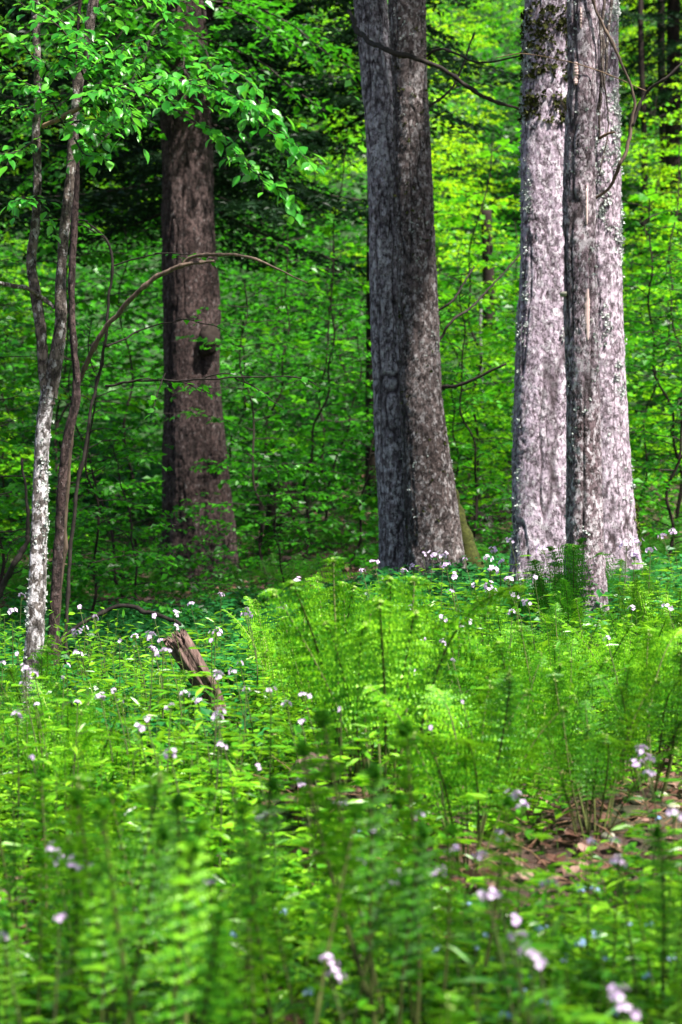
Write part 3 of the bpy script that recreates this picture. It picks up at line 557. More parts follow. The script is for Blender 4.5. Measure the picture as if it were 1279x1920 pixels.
def where(px, d):
    """words that place something far back by the trunks it shows between"""
    if px < 60: return 'before the edge of the wood, beyond the white blotched tree'
    if px < 300: return 'between the white blotched tree and the big dark brown trunk'
    if px < 440: return 'behind the big dark brown trunk'
    if px < 700: return 'between the big dark brown trunk and the twin trunks'
    if px < 860: return 'behind the twin trunks'
    if px < 980: return 'between the twin trunks and the pale maple trunks'
    if px < 1190: return 'behind the pale maple trunks'
    return 'beyond the mossy foot of the broad pale maple'
KW = {'bright1': 'bright green leafy beech sapling', 'bright2': 'low spreading bright green sapling', 'bright3': 'tall bright yellow green sapling', 'dim1': 'shade-darkened green leafy sapling', 'dim2': 'small shade-darkened green bushy sapling', 'maple': 'broad leaved maple sapling', 'low': 'knee high leafy seedling'}
def sapling(kind, px, d, scale=1.0, rz=None, name='beech_sapling', sink=0.0):
    x = (px - 639.5) / FPX * d; z = float(hill(x, d)) - sink
    far = ' high on the slope' if d > 36 else (' on the lower slope' if d > 25 else ' on the level floor')
    lab = KW[kind] + far + ' ' + where(px, d)
    w_ = lab.split()
    if len(w_) > 16: lab = KW[kind] + ' ' + where(px, d); 
    r = thing('maple_sapling' if kind == 'maple' else ('leafy_seedling' if kind == 'low' else name), lab, 'sapling', (x, d, z), U(0, 6.28) if rz is None else rz, 'saplings: ' + lab, scale)
    if kind != 'low': obj('trunk', SAP[kind][0], r)
    obj('branches', SAP[kind][1], r)['kind'] = 'stuff'; obj('crown', SAP[kind][2], r)['kind'] = 'stuff'
    return r
rs = np.random.default_rng(31)
for row, d in enumerate(np.arange(25.5, 54, 2.1)):
    half = 1279 / 2 + 1.0 / d * FPX; step = 2.0 / d * FPX * (1.15 if d > 35 else 1)
    for px in np.arange(639 - half + (row % 2) * step * .5, 639 + half, step):
        p = px + rs.uniform(-.35, .35) * step; dd = d + rs.uniform(-.8, .8)
        if 420 < p < 700 and dd < 30: continue
        if rs.uniform() < .2: continue
        k = rs.choice(['bright1', 'bright2', 'bright3', 'dim1', 'dim1']) if p > 780 or dd > 42 else rs.choice(['bright1', 'dim1', 'dim1', 'dim1', 'dim2'])  # dim kinds carry the shade of this area in their leaf colour
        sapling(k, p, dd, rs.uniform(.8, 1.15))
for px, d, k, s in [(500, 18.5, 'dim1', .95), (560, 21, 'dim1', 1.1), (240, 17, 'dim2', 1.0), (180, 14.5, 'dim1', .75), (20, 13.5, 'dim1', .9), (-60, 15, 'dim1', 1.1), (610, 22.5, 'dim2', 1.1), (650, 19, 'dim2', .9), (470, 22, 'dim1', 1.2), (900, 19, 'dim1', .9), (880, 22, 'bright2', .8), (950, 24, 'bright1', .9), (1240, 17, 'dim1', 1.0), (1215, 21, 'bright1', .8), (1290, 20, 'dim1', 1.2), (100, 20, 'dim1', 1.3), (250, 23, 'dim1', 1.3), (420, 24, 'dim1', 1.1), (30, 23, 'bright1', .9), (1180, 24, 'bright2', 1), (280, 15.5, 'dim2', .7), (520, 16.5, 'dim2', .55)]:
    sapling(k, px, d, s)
for px, d, s in [(640, 24, 1.3), (900, 23, 1.3), (1260, 23, 1.3), (150, 24, 1.4)]: sapling('maple', px, d, s)
for k in range(26):
    px = rs.uniform(-20, 1300); d = rs.uniform(15.5, 24)
    sapling('low', px, d, rs.uniform(.6, 1.1))

# ------------------------------------------------------------------ dark firs
def make_fir(seed, H, z0, spread, nb=80):
    rg = np.random.default_rng(seed); mw, bw, mn = MB(), MB(), MB(); c = np.stack([.05 * np.sin(np.linspace(0, 3, 30)), 0 * np.linspace(0, 1, 30), np.linspace(-.3, H, 30)], -1)
    tube(mw, c, np.linspace(.19, .02, 30), 12)
    for k in range(nb):
        s = k / nb; z = z0 + (H - z0) * s * .97; a = k * 2.4 + rg.uniform(-.3, .3); L = spread * (1.05 - .85 * s) * rg.uniform(.75, 1.15); n = 12; t = np.linspace(0, 1, n)
        d = np.array([math.cos(a), math.sin(a), 0]); sd = np.array([-d[1], d[0], 0]); p = np.array([0, 0, z]) + d * (t * L)[:, None] + np.array([0, 0, 1]) * (-.38 * L * t + .16 * L * t ** 2)[:, None]
        tube(bw, p, .022 * (1 - .85 * t) + .002, 4)
        for j in range(1, n):
            for q in (-1, 1):
                ll = L * .34 * (1.1 - t[j]) + .12; dd = nrm(d * .75 + sd * q + np.array([0, 0, -.35 + rg.normal(0, .15)])); m = max(4, int(ll / .05)); s2 = np.linspace(.05, 1, m)
                pp = p[j] + dd * (s2 * ll)[:, None] + np.array([0, 0, -1.]) * (s2 ** 2 * ll * .2)[:, None]; ax = np.tile(dd, (m, 1)); sp = nrm(np.cross(dd, [0, 0, 1.]))
                for e in (-1, 1): leaves(mn, pp, ax * .6 + e * sp + rg.normal(0, .25, (m, 3)), np.array([0, 0, 1.]) + rg.normal(0, .4, (m, 3)), rg.uniform(.09, .15, m), .55, LEAF_LO)
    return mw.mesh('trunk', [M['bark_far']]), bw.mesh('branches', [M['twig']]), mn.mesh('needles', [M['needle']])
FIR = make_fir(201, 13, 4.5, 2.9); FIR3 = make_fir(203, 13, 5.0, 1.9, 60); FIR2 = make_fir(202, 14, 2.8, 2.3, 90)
def fir(me, px, d, s, label, rz=0):
    x = (px - 639.5) / FPX * d; r = thing('fir_tree', label, 'tree', (x, d, float(hill(x, d))), rz, 'dark firs', s)
    obj('trunk', me[0], r); obj('branches', me[1], r)['kind'] = 'stuff'; obj('needles', me[2], r)['kind'] = 'stuff'
fir(FIR, 378, 24, .95, 'nearer dark fir hidden behind the big dark trunk, drooping boughs reaching out', .4)
fir(FIR3, 712, 25, 1.0, 'second dark fir, further back, its boughs spreading from behind the twin trunks', 2.1)
fir(FIR, 335, 28, 1.05, 'dark fir whose boughs show behind the top of the big dark brown trunk', 3.6)
fir(FIR2, 1262, 38, .95, 'black looking fir up the slope beyond the vine stem near the top corner', 1.2)
fir(FIR, -60, 26, 1.0, 'dark fir behind the leafy boughs of the white blotched tree', 5.2)
for k, (px, py0, py1, wpx, d) in enumerate([(1205, 500, -60, 13, 37), (1243, 520, -60, 18, 40), (915, 800, 560, 26, 34), (906, 780, 560, 8, 30)]):
    x = (px - 639.5) / FPX * d; b = np.array([x, d, float(hill(x, d))]); nm = ['slim dark trunk near the top corner', 'thicker dark trunk near the top corner', 'dark broken trunk glimpsed between the twins and the maples', 'pale birch pole glimpsed between the twins and the maples', 'thin far dark pole beside the broad maple top'][k]
    r = thing('birch_tree' if k == 3 else 'distant_tree', nm, 'tree', tuple(b)); mw = MB()
    top = CAMZ - (py1 - 960) / FPX * d - b[2]; H = max(top, 2); t = np.linspace(-.2, H, 24); tube(mw, np.stack([.04 * np.sin(t + k), .03 * np.cos(t), t], -1), wpx / 2 / FPX * d * (1 - .25 * t / H), 10, 0, True)
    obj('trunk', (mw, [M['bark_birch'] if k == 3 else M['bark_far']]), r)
# dim stump behind
x = (530 - 639.5) / FPX * 24; b = np.array([x, 24, float(hill(x, 24))]); r = thing('tree_stump', 'dim wide broken stump in the shade between the big trunk and the twins', 'stump', tuple(b))
mw = MB(); t = np.linspace(-.1, .75, 14); tube(mw, np.stack([0 * t, 0 * t, t], -1), .2 * (1 + .25 * np.exp(-t * 5)) * (1 - .12 * t), 18, 0, True); obj('trunk', (mw, [M['bark_far']]), r)

# ------------------------------------------------------------------ fallen wood
def log(label, pts, mat, name='fallen_log', seed=0, cat='log'):
    mid = pts[0]; b = P(mid[0], mid[1], mid[3]); o, c, r_ = px_tube(name, pts, mat, None, b, 12, seed, .3); o.location = tuple(b); return tag(o, label, cat)
log('dark mossy fallen log lying between the twin trunks and the pale maples', [(862, 975, 7, 22), (900, 968, 8, 22), (940, 972, 8, 22), (985, 962, 7, 22)], M['log'], seed=1)
log('low fallen log half sunk in litter behind the fern tips', [(478, 1058, 6, 22), (560, 1040, 8, 22), (620, 1028, 8, 22), (668, 1024, 6, 22)], M['log'], seed=2)
log('short thick fallen branch propped before the low log', [(515, 1060, 5, 20), (545, 1046, 6, 20), (572, 1036, 4, 20)], M['log'], 'fallen_branch', 3, 'branch')
log('thin dark dead branch arching over the shaded herbs behind the broken stump', [(105, 1210, 3, 10.4), (150, 1170, 3.5, 10.6), (200, 1146, 4, 10.7), (250, 1141, 4, 10.7), (300, 1155, 4, 10.6), (335, 1172, 3, 10.5)], M['twig'], 'fallen_branch', 4, 'branch')
o = log('mossy broken stub standing by the far dark log', [(910, 1000, 8, 21.5), (911, 970, 8, 21.5), (914, 950, 5, 21.5)], M['bark_thin'], 'broken_stub', 5, 'stump')
# ------------------------------------------------------------------ splintered red-brown stump
ps = ground_hit(402, 1318, .10); ds = 8.4
b = P(408, 1335, ds); b[2] = float(hill(b[0], b[1])); ST = thing('broken_stump', 'leaning splintered reddish brown rotten stump among white flowers', 'stump', tuple(b))
rg = np.random.default_rng(9); c = smooth_path(np.array([P(415, 1360, ds), P(400, 1310, ds), P(366, 1252, ds - .05), P(334, 1200, ds - .08)]) - b, 60); ns = 48; th = np.linspace(0, 2 * np.pi, ns, endpoint=False); t_, u, v = frames(c)
rad = np.linspace(.040, .046, 60)[:, None] * (1 + .22 * vnoise(np.stack([np.cos(th)[None] * 2 + 0 * c[:, :1], np.sin(th)[None] * 2 + 0 * c[:, :1], c[:, 2:3] * 6 + 0 * th[None]], -1), 4) + .34 * vnoise(np.stack([np.cos(th)[None] * 7 + 0 * c[:, :1], np.sin(th)[None] * 7 + 0 * c[:, :1], c[:, 2:3] * 3 + 0 * th[None]], -1), 8))
up = np.zeros((60, ns)); up[-1] = .035 * rg.uniform(-1, 1, ns); up[-2] = up[-1] * .6; up[-3] = up[-1] * .3
V = c[:, None] + rad[..., None] * (np.cos(th)[None, :, None] * u[:, None] + np.sin(th)[None, :, None] * v[:, None]) + up[..., None] * t_[:, None]
mb = MB(); mb.add(V.reshape(-1, 3), [grid_faces(60, ns)], 0); obj('trunk', (mb, [M['wood_rot']]), ST)
mb = MB()
for k in range(90):
    a = rg.uniform(0, 6.28); rr_ = .042 * math.sqrt(rg.uniform(.05, 1)); o_ = c[-6] + (math.cos(a) * u[-6] + math.sin(a) * v[-6]) * rr_; L = rg.uniform(.02, .075)
    tube(mb, np.vstack([o_, o_ + t_[-6] * L * .6 + rg.normal(0, .003, 3), o_ + t_[-6] * L + rg.normal(0, .006, 3)]), [.0065, .004, .0006], 4)
obj('splinters', (mb, [M['wood_rot']]), ST)['kind'] = 'stuff'

# ------------------------------------------------------------------ ferns
def make_frond(seed, L=1.0, curl=1.0, arch=.25, width=.105, bare=.16, young=False):
    rg = np.random.default_rng(seed); n = 90; s = np.linspace(0, 1, n); cs = .88 if curl > .3 else .97
    ang = R(2) + arch * s ** 2 + np.where(s > cs, ((s - cs) / (1 - cs)) ** .8 * R(330) * curl * (1 if young else -1 if False else 1), 0) + .04 * np.sin(s * 9 + seed)
    sp = np.where(s > cs, .55, 1.0); dx = np.sin(ang) * sp; dz = np.cos(ang) * sp
    x = np.cumsum(dx) / n * L; z = np.cumsum(dz) / n * L; y = .02 * np.sin(s * 4 + seed) * L
    c = np.stack([x, y, z], -1); t = nrm(np.gradient(c, axis=0)); mb = MB()
    tube(mb, c, ((.0075 if young else .0058) * (1 - s) ** .7 + .0012) * L ** .5, 4, 0)
    npair = 17 if young else 25; ps = bare + (.995 - bare) * (np.linspace(0, 1, npair) ** .92); O = []; D = []; N = []; LL = []; WW = []; MT = []
    # pinna length profile
    prof = np.interp(ps, [bare, bare + .12, .45, .62, .8, .93, 1], [.45, .8, 1, .95, .66, .26, .10]) * width * L
    tpl_v = LEAF_LANCE
    for k in range(npair):
        i = min(int(ps[k] * (n - 1)), n - 2); tt = t[i]; bn = np.array([0, 1., 0]); nn = np.cross(tt, bn)
        for q in (-1, 1):
            if rg.uniform() < .03: continue
            l = prof[k] * rg.uniform(.82, 1.12); d0 = nrm(bn * q + tt * rg.uniform(.10, .45) - nn * rg.uniform(-.15, .35)); m = 7 if l > .035 * L else 3
            ss = (np.arange(m) + .6) / m; pc = c[i] + d0 * (ss * l)[:, None] + (-nn * .0 + np.array([0, 0, -1])) * (ss ** 2 * l * rg.uniform(.0, .28))[:, None]
            pl = (.0175 * L * (1.1 - .75 * ss)) * (.45 + .55 * l / (width * L)) + .0015 * L
            tube(mb, np.vstack([c[i], pc[m // 2], pc[-1]]), [.0009 * L, .0007 * L, .0004 * L], 3, 1)
            for e in (-1, 1):
                tp = nrm(tt * .8 + nn * .55); O.append(pc - d0 * pl[:, None] * .2); D.append(d0 * .45 + tp * e + rg.normal(0, .12, (m, 3))); N.append(np.tile(np.cross(d0, tp) * q, (m, 1)) + rg.normal(0, .15, (m, 3))); LL.append(pl); WW.append(np.full(m, 1.35)); 
            O.append(pc[-1:]); D.append(d0[None]); N.append(-nn[None]); LL.append(np.array([l * .12])); WW.append(np.ones(1))
            MT.append(0)
    O = np.concatenate(O); D = np.concatenate(D); N = np.concatenate(N); LL = np.concatenate(LL); WW = np.concatenate(WW)
    leaves(mb, O, D, N, LL, WW, LEAF_LO, 1)
    if curl > .3:                                          # woolly pale coil at the tip
        i = np.nonzero(s > cs - .02)[0]; cc = np.repeat(c[i], 6 if young else 3, 0); leaves(mb, cc, rg.normal(0, 1, cc.shape), rg.normal(0, 1, cc.shape), (.017 if young else .014) * L, 1.2, LEAF_LO, 3 if young and seed % 2 else 2)
    return mb
FR = {}
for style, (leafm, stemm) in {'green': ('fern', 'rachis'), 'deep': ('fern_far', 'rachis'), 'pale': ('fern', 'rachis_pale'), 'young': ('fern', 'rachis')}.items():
    FR[style] = []
    for k in range(6 if style in ('green', 'deep') else 4):
        curl = [1.0, .15, .8, .5, 1.2, .05][k]; arch = [.5, .95, .3, 1.15, .65, 1.4][k]
        if style == 'young': curl = [1.2, 1.0, 1.3, .9][k]; arch = [.12, .3, .2, .4][k]
        mbf = make_frond(300 + k * 7 + len(style), 1.0, curl, arch, [.14, .165, .125, .16, .14, .17][k] * (.65 if style == 'young' else 1), {'pale': .2, 'young': .46}.get(style, .33), style == 'young')
        FR[style].append(mbf.mesh('frond', [M[stemm], M[leafm], M['fern_tip'], M['fern_far']]))
def fern(px, py, h, n, style='green', spread=.22, d=None, label=None, kinds=(0, 1, 2, 3, 4, 5), name='fern', rot=None):
    """clump whose foot projects near (px, py); h = frond length in metres"""
    if d is None: x, y = ground_hit(px, py)
    else: y = d; x = (px - 639.5) / FPX * d
    z = float(hill(x, y)) - .01
    r = thing(name, label or '', 'fern', (x, y, z), 0, None)
    for k in range(n):
        a = (k / n) * 6.283 + U(-.5, .5) + (rot or 0); tilt = abs(random.gauss(spread, spread * .5)); kk = kinds[random.randrange(len(kinds))] % len(FR[style]); s = h * U(.72, 1.08)
        rr_ = U(.01, .05)
        o = obj('frond', FR[style][kk], r, (math.cos(a) * rr_, math.sin(a) * rr_, 0), None, s)
        # frond grows outwards (+x of its mesh), tilted from the vertical, with a random twist of its blade
        o.rotation_euler = (Matrix.Rotation(a, 3, 'Z') @ Matrix.Rotation(tilt, 3, 'Y') @ Matrix.Rotation(U(-.9, .9) + (.9 * math.cos(a) * (1 if math.sin(a) > 0 else -1)), 3, 'Z')).to_euler()
    r['px'] = float((x / y) * FPX + 639.5); r['d'] = float(y); r['h'] = float(h); r['st'] = style; r['n'] = n
    return r
ferns = []
def F(*a, **k): ferns.append(fern(*a, **k))
# main clumps read from the photograph
F(720, 1560, .95, 9, 'green', .17); F(600, 1400, .74, 8, 'green', .34); F(660, 1480, .84, 7, 'green', .2)
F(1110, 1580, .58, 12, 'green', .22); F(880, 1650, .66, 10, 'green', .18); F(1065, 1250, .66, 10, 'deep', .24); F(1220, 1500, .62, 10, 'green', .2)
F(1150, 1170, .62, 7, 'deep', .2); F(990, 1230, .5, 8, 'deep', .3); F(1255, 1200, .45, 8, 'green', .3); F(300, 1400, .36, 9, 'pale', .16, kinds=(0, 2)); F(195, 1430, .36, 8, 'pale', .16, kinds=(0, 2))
F(520, 1330, .56, 7, 'pale', .2); F(105, 1570, .5, 6, 'green', .14); F(155, 1550, .48, 5, 'green', .14); F(215, 1520, .42, 6, 'green', .16); F(390, 1500, .34, 6, 'green', .2)
F(800, 1480, .62, 7, 'green', .2); F(940, 1520, .62, 7, 'green', .2); F(1010, 1470, .6, 7, 'green', .24); F(880, 1400, .55, 6, 'green', .26); F(960, 1360, .52, 6, 'green', .3)
F(1060, 1380, .55, 6, 'green', .28); F(1170, 1380, .58, 6, 'green', .24); F(1240, 1360, .5, 5, 'green', .26); F(840, 1290, .44, 5, 'green', .34); F(760, 1340, .6, 6, 'green', .24)
F(1120, 1290, .46, 5, 'green', .34); F(1200, 1270, .5, 5, 'green', .3); F(930, 1260, .4, 7, 'green', .34); F(700, 1250, .42, 5, 'green', .34); F(30, 1480, .4, 7, 'green', .2)
# near, out-of-focus clumps
for px, d, h, n in [(330, 3.4, .82, 4), (215, 3.7, .76, 3), (180, 4.3, .74, 3), (500, 3.5, .74, 3), (575, 3.8, .70, 3), (60, 3.8, .60, 3), (755, 3.8, .86, 6), (810, 3.9, .76, 3), (60, 4.6, .66, 4), (1185, 3.3, .56, 3), (900, 3.1, .50, 3), (1270, 4.0, .58, 5), (285, 4.6, .60, 4), (420, 4.0, .66, 3), (1050, 3.7, .45, 4)]:
    F(px, 0, h, n, 'green' if px in (180, 650, 1260, 450, 0, 900, 1175) else 'young', .13, d=d, kinds=(0, 2, 4, 0))
rf = np.random.default_rng(88)
for k in range(12):
    px = rf.uniform(560, 1300) if k % 4 else rf.uniform(-20, 560); py = rf.uniform(1180, 1620)
    if 1080 < px < 1280 and py > 1440: continue
    F(px, py, rf.uniform(.34, .55), int(rf.integers(6, 9)), 'green' if k % 5 else 'pale', rf.uniform(.2, .38))
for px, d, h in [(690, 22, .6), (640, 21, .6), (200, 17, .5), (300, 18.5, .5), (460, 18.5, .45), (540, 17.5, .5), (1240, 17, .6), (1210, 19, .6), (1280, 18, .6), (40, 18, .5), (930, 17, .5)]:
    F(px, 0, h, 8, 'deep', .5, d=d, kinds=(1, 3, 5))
def landmark(px, d):
    if d < 5: return 'very close blurred'
    return ''
def near_words(px, d):
    if d > 15: return 'in the shade behind, ' + ('near the big dark brown trunk' if px < 480 else 'before the low fallen log' if px < 720 else 'beyond the pale maples')
    if d > 9:
        return 'at the foot of the thin scaly trunk' if 1020 < px < 1180 else ('below the twin trunks' if px < 940 else ('before the pale maple' if px <= 1020 else 'below the mossy maple root'))
    if d > 5:
        if px < 130: return 'in front of the white blotched tree'
        if px < 480: return 'around the broken red brown stump'
        if px < 700: return 'on the open slope beside the broken stump'
        if px < 900: return 'on the slope below the twin trunks'
        if px < 1080: return 'on the slope below the pale maple'
        return 'by the bare soil mound'
    return 'out of focus close up, ' + ('below the white blotched tree' if px < 200 else 'below the broken stump' if px < 560 else 'below the tallest ferns' if px < 900 else 'below the bare soil mound')
for r in ferns:
    h = r['h']; adj = 'tall' if h > .6 else ('knee high' if h > .44 else 'small')
    col = {'green': 'bright green', 'deep': 'deep green', 'pale': 'pale curled', 'young': 'dark curl tipped'}[r['st']]
    cnt = 'dense' if r['n'] > 9 else ('full' if r['n'] > 7 else 'sparse')
    r['label'] = f"{adj} {col} fern {near_words(r['px'], r['d'])}"; r['group'] = 'ferns: ' + r['label']
    for q in ('px', 'd', 'h', 'st', 'n'): del r[q]

# ------------------------------------------------------------------ flowers
def flower_head(seed, n=9, size=.012, spread=.020, mat=('pink', 'stem')):
    rg = np.random.default_rng(seed); mb = MB()
    for k in range(n):
        d = nrm(np.array([rg.normal(0, .7), rg.normal(0, .7), rg.uniform(.0, 1)])); o = d * spread * rg.uniform(.5, 1.25); tube(mb, np.vstack([[0, 0, -.015], o]), [.0008, .0006], 3, 1)
        a = nrm(np.cross(d, rg.normal(0, 1, 3))); b_ = np.cross(d, a); D = np.stack([math.cos(t) * a + math.sin(t) * b_ + .35 * d for t in np.arange(4) * 1.57 + rg.uniform(0, 1)])
        leaves(mb, np.tile(o, (4, 1)), D, np.tile(d, (4, 1)), size * rg.uniform(.8, 1.15, 4), 1.3, LEAF_HI, 0, True)
    return mb.mesh('flower_head', [M[mat[0]], M[mat[1]]])
def coral_plant(seed, H=.34):
    rg = np.random.default_rng(seed); st, lf = MB(), MB(); c = smooth_path(np.array([[0, 0, -.02], [rg.normal(0, .01), rg.normal(0, .01), H * .5], [rg.normal(0, .02), rg.normal(0, .02), H]]), 10); tube(st, c, np.linspace(.0022, .0012, 10), 4)
    for k in range(9):
        s = .2 + .7 * k / 9; o = c[int(s * 9)]; a = k * 2.4; L = .075 * (1.2 - .7 * s) * rg.uniform(.8, 1.2); m = 5 if s < .6 else 2
        d = np.array([math.cos(a), math.sin(a), .35]); pe = o + nrm(d) * .03; tube(st, np.vstack([o, pe]), .0008, 3)
        D = np.stack([[math.cos(a + t), math.sin(a + t), .15] for t in np.linspace(-.9, .9, m)]); leaves(lf, np.tile(pe, (m, 1)), D, np.array([0, 0, 1.]) + rg.normal(0, .2, (m, 3)), L * rg.uniform(.7, 1.1, m), 1.25, LEAF_LANCE, 0)
    return st.mesh('stem', [M['stem_purple']]), lf.mesh('leaves', [M['herb']]), c[-1]
HEADS = [flower_head(400 + k, 5 + k % 5, .0095, .018) for k in range(6)]; SMALLH = [flower_head(420 + k, 3 + k, .009, .012) for k in range(3)]
PL = [coral_plant(430 + k, .34) for k in range(5)]
BH = [flower_head(450 + k, 3 + k, .0055, .014, ('blue', 'stem')) for k in range(4)]
pinks = [(40,1120,0),(22,1148,0),(150,1141,0),(177,1160,0),(144,1190,1),(160,1179,0),(224,1203,0),(253,1196,0),(283,1197,1),(302,1204,0),(287,1220,0),(305,1227,1),(317,1222,0),(289,1157,0),(327,1177,0),(405,1190,1),(397,1203,0),(463,1145,0),(461,1155,1),(325,1152,0),(415,1117,0),(557,1095,1),(528,1145,1),(357,1134,0),(33,1228,0),
 (5,1245,0),(48,1256,1),(65,1266,1),(42,1284,0),(145,1229,1),(120,1272,0),(125,1250,0),(189,1312,1),(213,1297,0),(226,1316,0),(146,1318,0),(32,1344,1),(68,1322,0),(275,1350,0),(260,1368,1),(320,1328,1),(345,1304,1),(371,1316,1),(407,1350,1),(440,1261,1),(462,1294,0),(508,1298,1),(537,1325,1),(571,1308,1),(605,1350,0),(413,1340,1),(415,1402,1),(320,1418,1),(482,1440,0),(565,1470,1),(490,1536,1),(635,1510,1),(60,1422,0),(565,1355,0),(450,1245,0),(410,1270,1),(640,1332,0),
 (702,1057,1),(680,1072,0),(793,1041,0),(811,1042,1),(830,1044,1),(836,1063,1),(845,1083,1),(720,1088,0),(757,1074,0),(776,1064,0),(958,1016,1),(925,1034,1),(914,1050,1),(940,1056,0),(920,1070,1),(872,1050,0),(1020,1032,1),(890,1100,0),(917,1102,1),(920,1113,1),(955,1090,1),(965,1120,1),(990,1132,1),(960,1150,0),(1040,1060,0),(848,1110,0),(828,1165,1),(875,1172,1),(862,1180,0),(793,1200,1),(831,1208,1),(768,1141,0),(1160,990,0),(1175,1025,1),(1180,1010,1),(1196,1018,1),(1244,1008,1),(1262,1000,1),(1220,1036,1),(1190,1045,1),(1139,1200,0),(1253,1140,1),(1002,1085,0),(1185,1143,0),
 (780,1264,1),(850,1240,0),(868,1317,0),(808,1366,0),(963,1497,1),(979,1515,1),(1205,1412,2),(1192,1436,1),(1220,1452,1),(787,1535,1),(1265,1530,1),
 (100,1595,2),(140,1622,1),(160,1632,1),(112,1725,0),(395,1656,1),(5,1760,1),(615,1810,2),(668,1622,1),(735,1662,1),(748,1640,0),(820,1640,1),(850,1600,1),(903,1609,1),(945,1570,1),(1160,1620,1),(915,1685,1),(932,1680,0),(960,1735,2),(1025,1660,1),(1000,1795,1),(1010,1812,0),(1160,1870,2),(1155,1580,0),(700,1560,0),(1110,1580,0)]
def zone(px, d):
    if d > 9.5: return 'behind the white blotched tree' if px < 240 else ('in the shade past the broken stump' if px < 600 else 'at the foot of the twin trunks' if px < 900 else 'before the pale maple trunks' if px < 1130 else 'beside the mossy maple root')
    if d > 6.4: return 'near the white blotched tree' if px < 220 else ('around the broken red brown stump' if px < 480 else 'among the stems of the middle ferns' if px < 760 else 'among the ferns below the maples')
    return 'in the open herbs below the broken stump' if px < 560 else ('below the tallest fern clump' if px < 900 else 'beside the bare soil mound')
rp = np.random.default_rng(61)
for k, (px, py, big) in enumerate(pinks):
    up = rp.uniform(.40, .50); x, y = ground_hit(px, py, up); z = float(hill(x, y)); hz = CAMZ - (py - 960) / FPX * y - z; st, lf, tip = PL[k % 5]; s = max(.5, hz / tip[2]) 
    lab = ('full' if big == 1 else 'very large' if big == 2 else 'sparse') + ' lilac flower cluster ' + zone(px, y)
    r = thing('lilac_flower', lab, 'flower', (x - tip[0] * s, y - tip[1] * s, z), 0, 'flowers: ' + lab)
    obj('stem', st, r, scale=s); o = obj('leaves', lf, r, scale=s); o['kind'] = 'stuff'
    hs = {0: 1.0, 1: 1.15, 2: 1.25}[big] * rp.uniform(.85, 1.15) * (1.35 if y > 9 else 1.0 if y > 7 else .75)
    for e in range(2 if big == 2 else 1):
        obj('flower_head', (HEADS if big else SMALLH)[int(rp.integers(0, 6 if big else 3))], r, (tip[0] * s + (e * .012), tip[1] * s, hz - e * .025), (rp.uniform(-.3, .3), rp.uniform(-.3, .3), rp.uniform(0, 6)), hs)
blues = [(425,1755),(600,1830),(575,1865),(912,1755),(905,1780),(815,1792),(832,1797),(981,1840),(1010,1885),(1110,1747),(1183,1742),(1083,1772),(920,1805),(1095,1675),(1123,1675),(952,1908),(1150,1895),(1170,1900),(1240,1540),(1012,1745),(1225,1740),(970,1870),(1112,1760),(1060,1800),(545,1715),(530,1718),(1190,1370),(1262,1280),(1130,1800),(1210,1840),(1250,1800),(880,1700),(680,1560)]
bp_ = []
for k in range(3):
    rg = np.random.default_rng(470 + k); st, lf = MB(), MB(); H = .22; tube(st, smooth_path(np.array([[0, 0, -.01], [.01, 0, H / 2], [0, .01, H]]), 6), .0012, 4)
    for q in range(8):
        a = q * 2.4; leaves(lf, [[0, 0, H * q / 9]], [[math.cos(a), math.sin(a), .5]], [[0, 0, 1.]], .05, .8, LEAF_LANCE)
    bp_.append((st.mesh('stem', [M['stem']]), lf.mesh('leaves', [M['herb']])))
for k, (px, py) in enumerate(blues):
    x, y = ground_hit(px, py, .22, d0=2.6); z = float(hill(x, y)); hz = CAMZ - (py - 960) / FPX * y - z; lab = 'tiny sky blue flower head ' + zone(px, y)
    r = thing('blue_flower', lab, 'flower', (x, y, z), rp.uniform(0, 6), 'blue flowers: ' + lab); s = hz / .22
    obj('stem', bp_[k % 3][0], r, scale=s); obj('leaves', bp_[k % 3][1], r, scale=s)['kind'] = 'stuff'; obj('flower_head', BH[k % 4], r, (0, .01 * s, hz), None, 1.1)

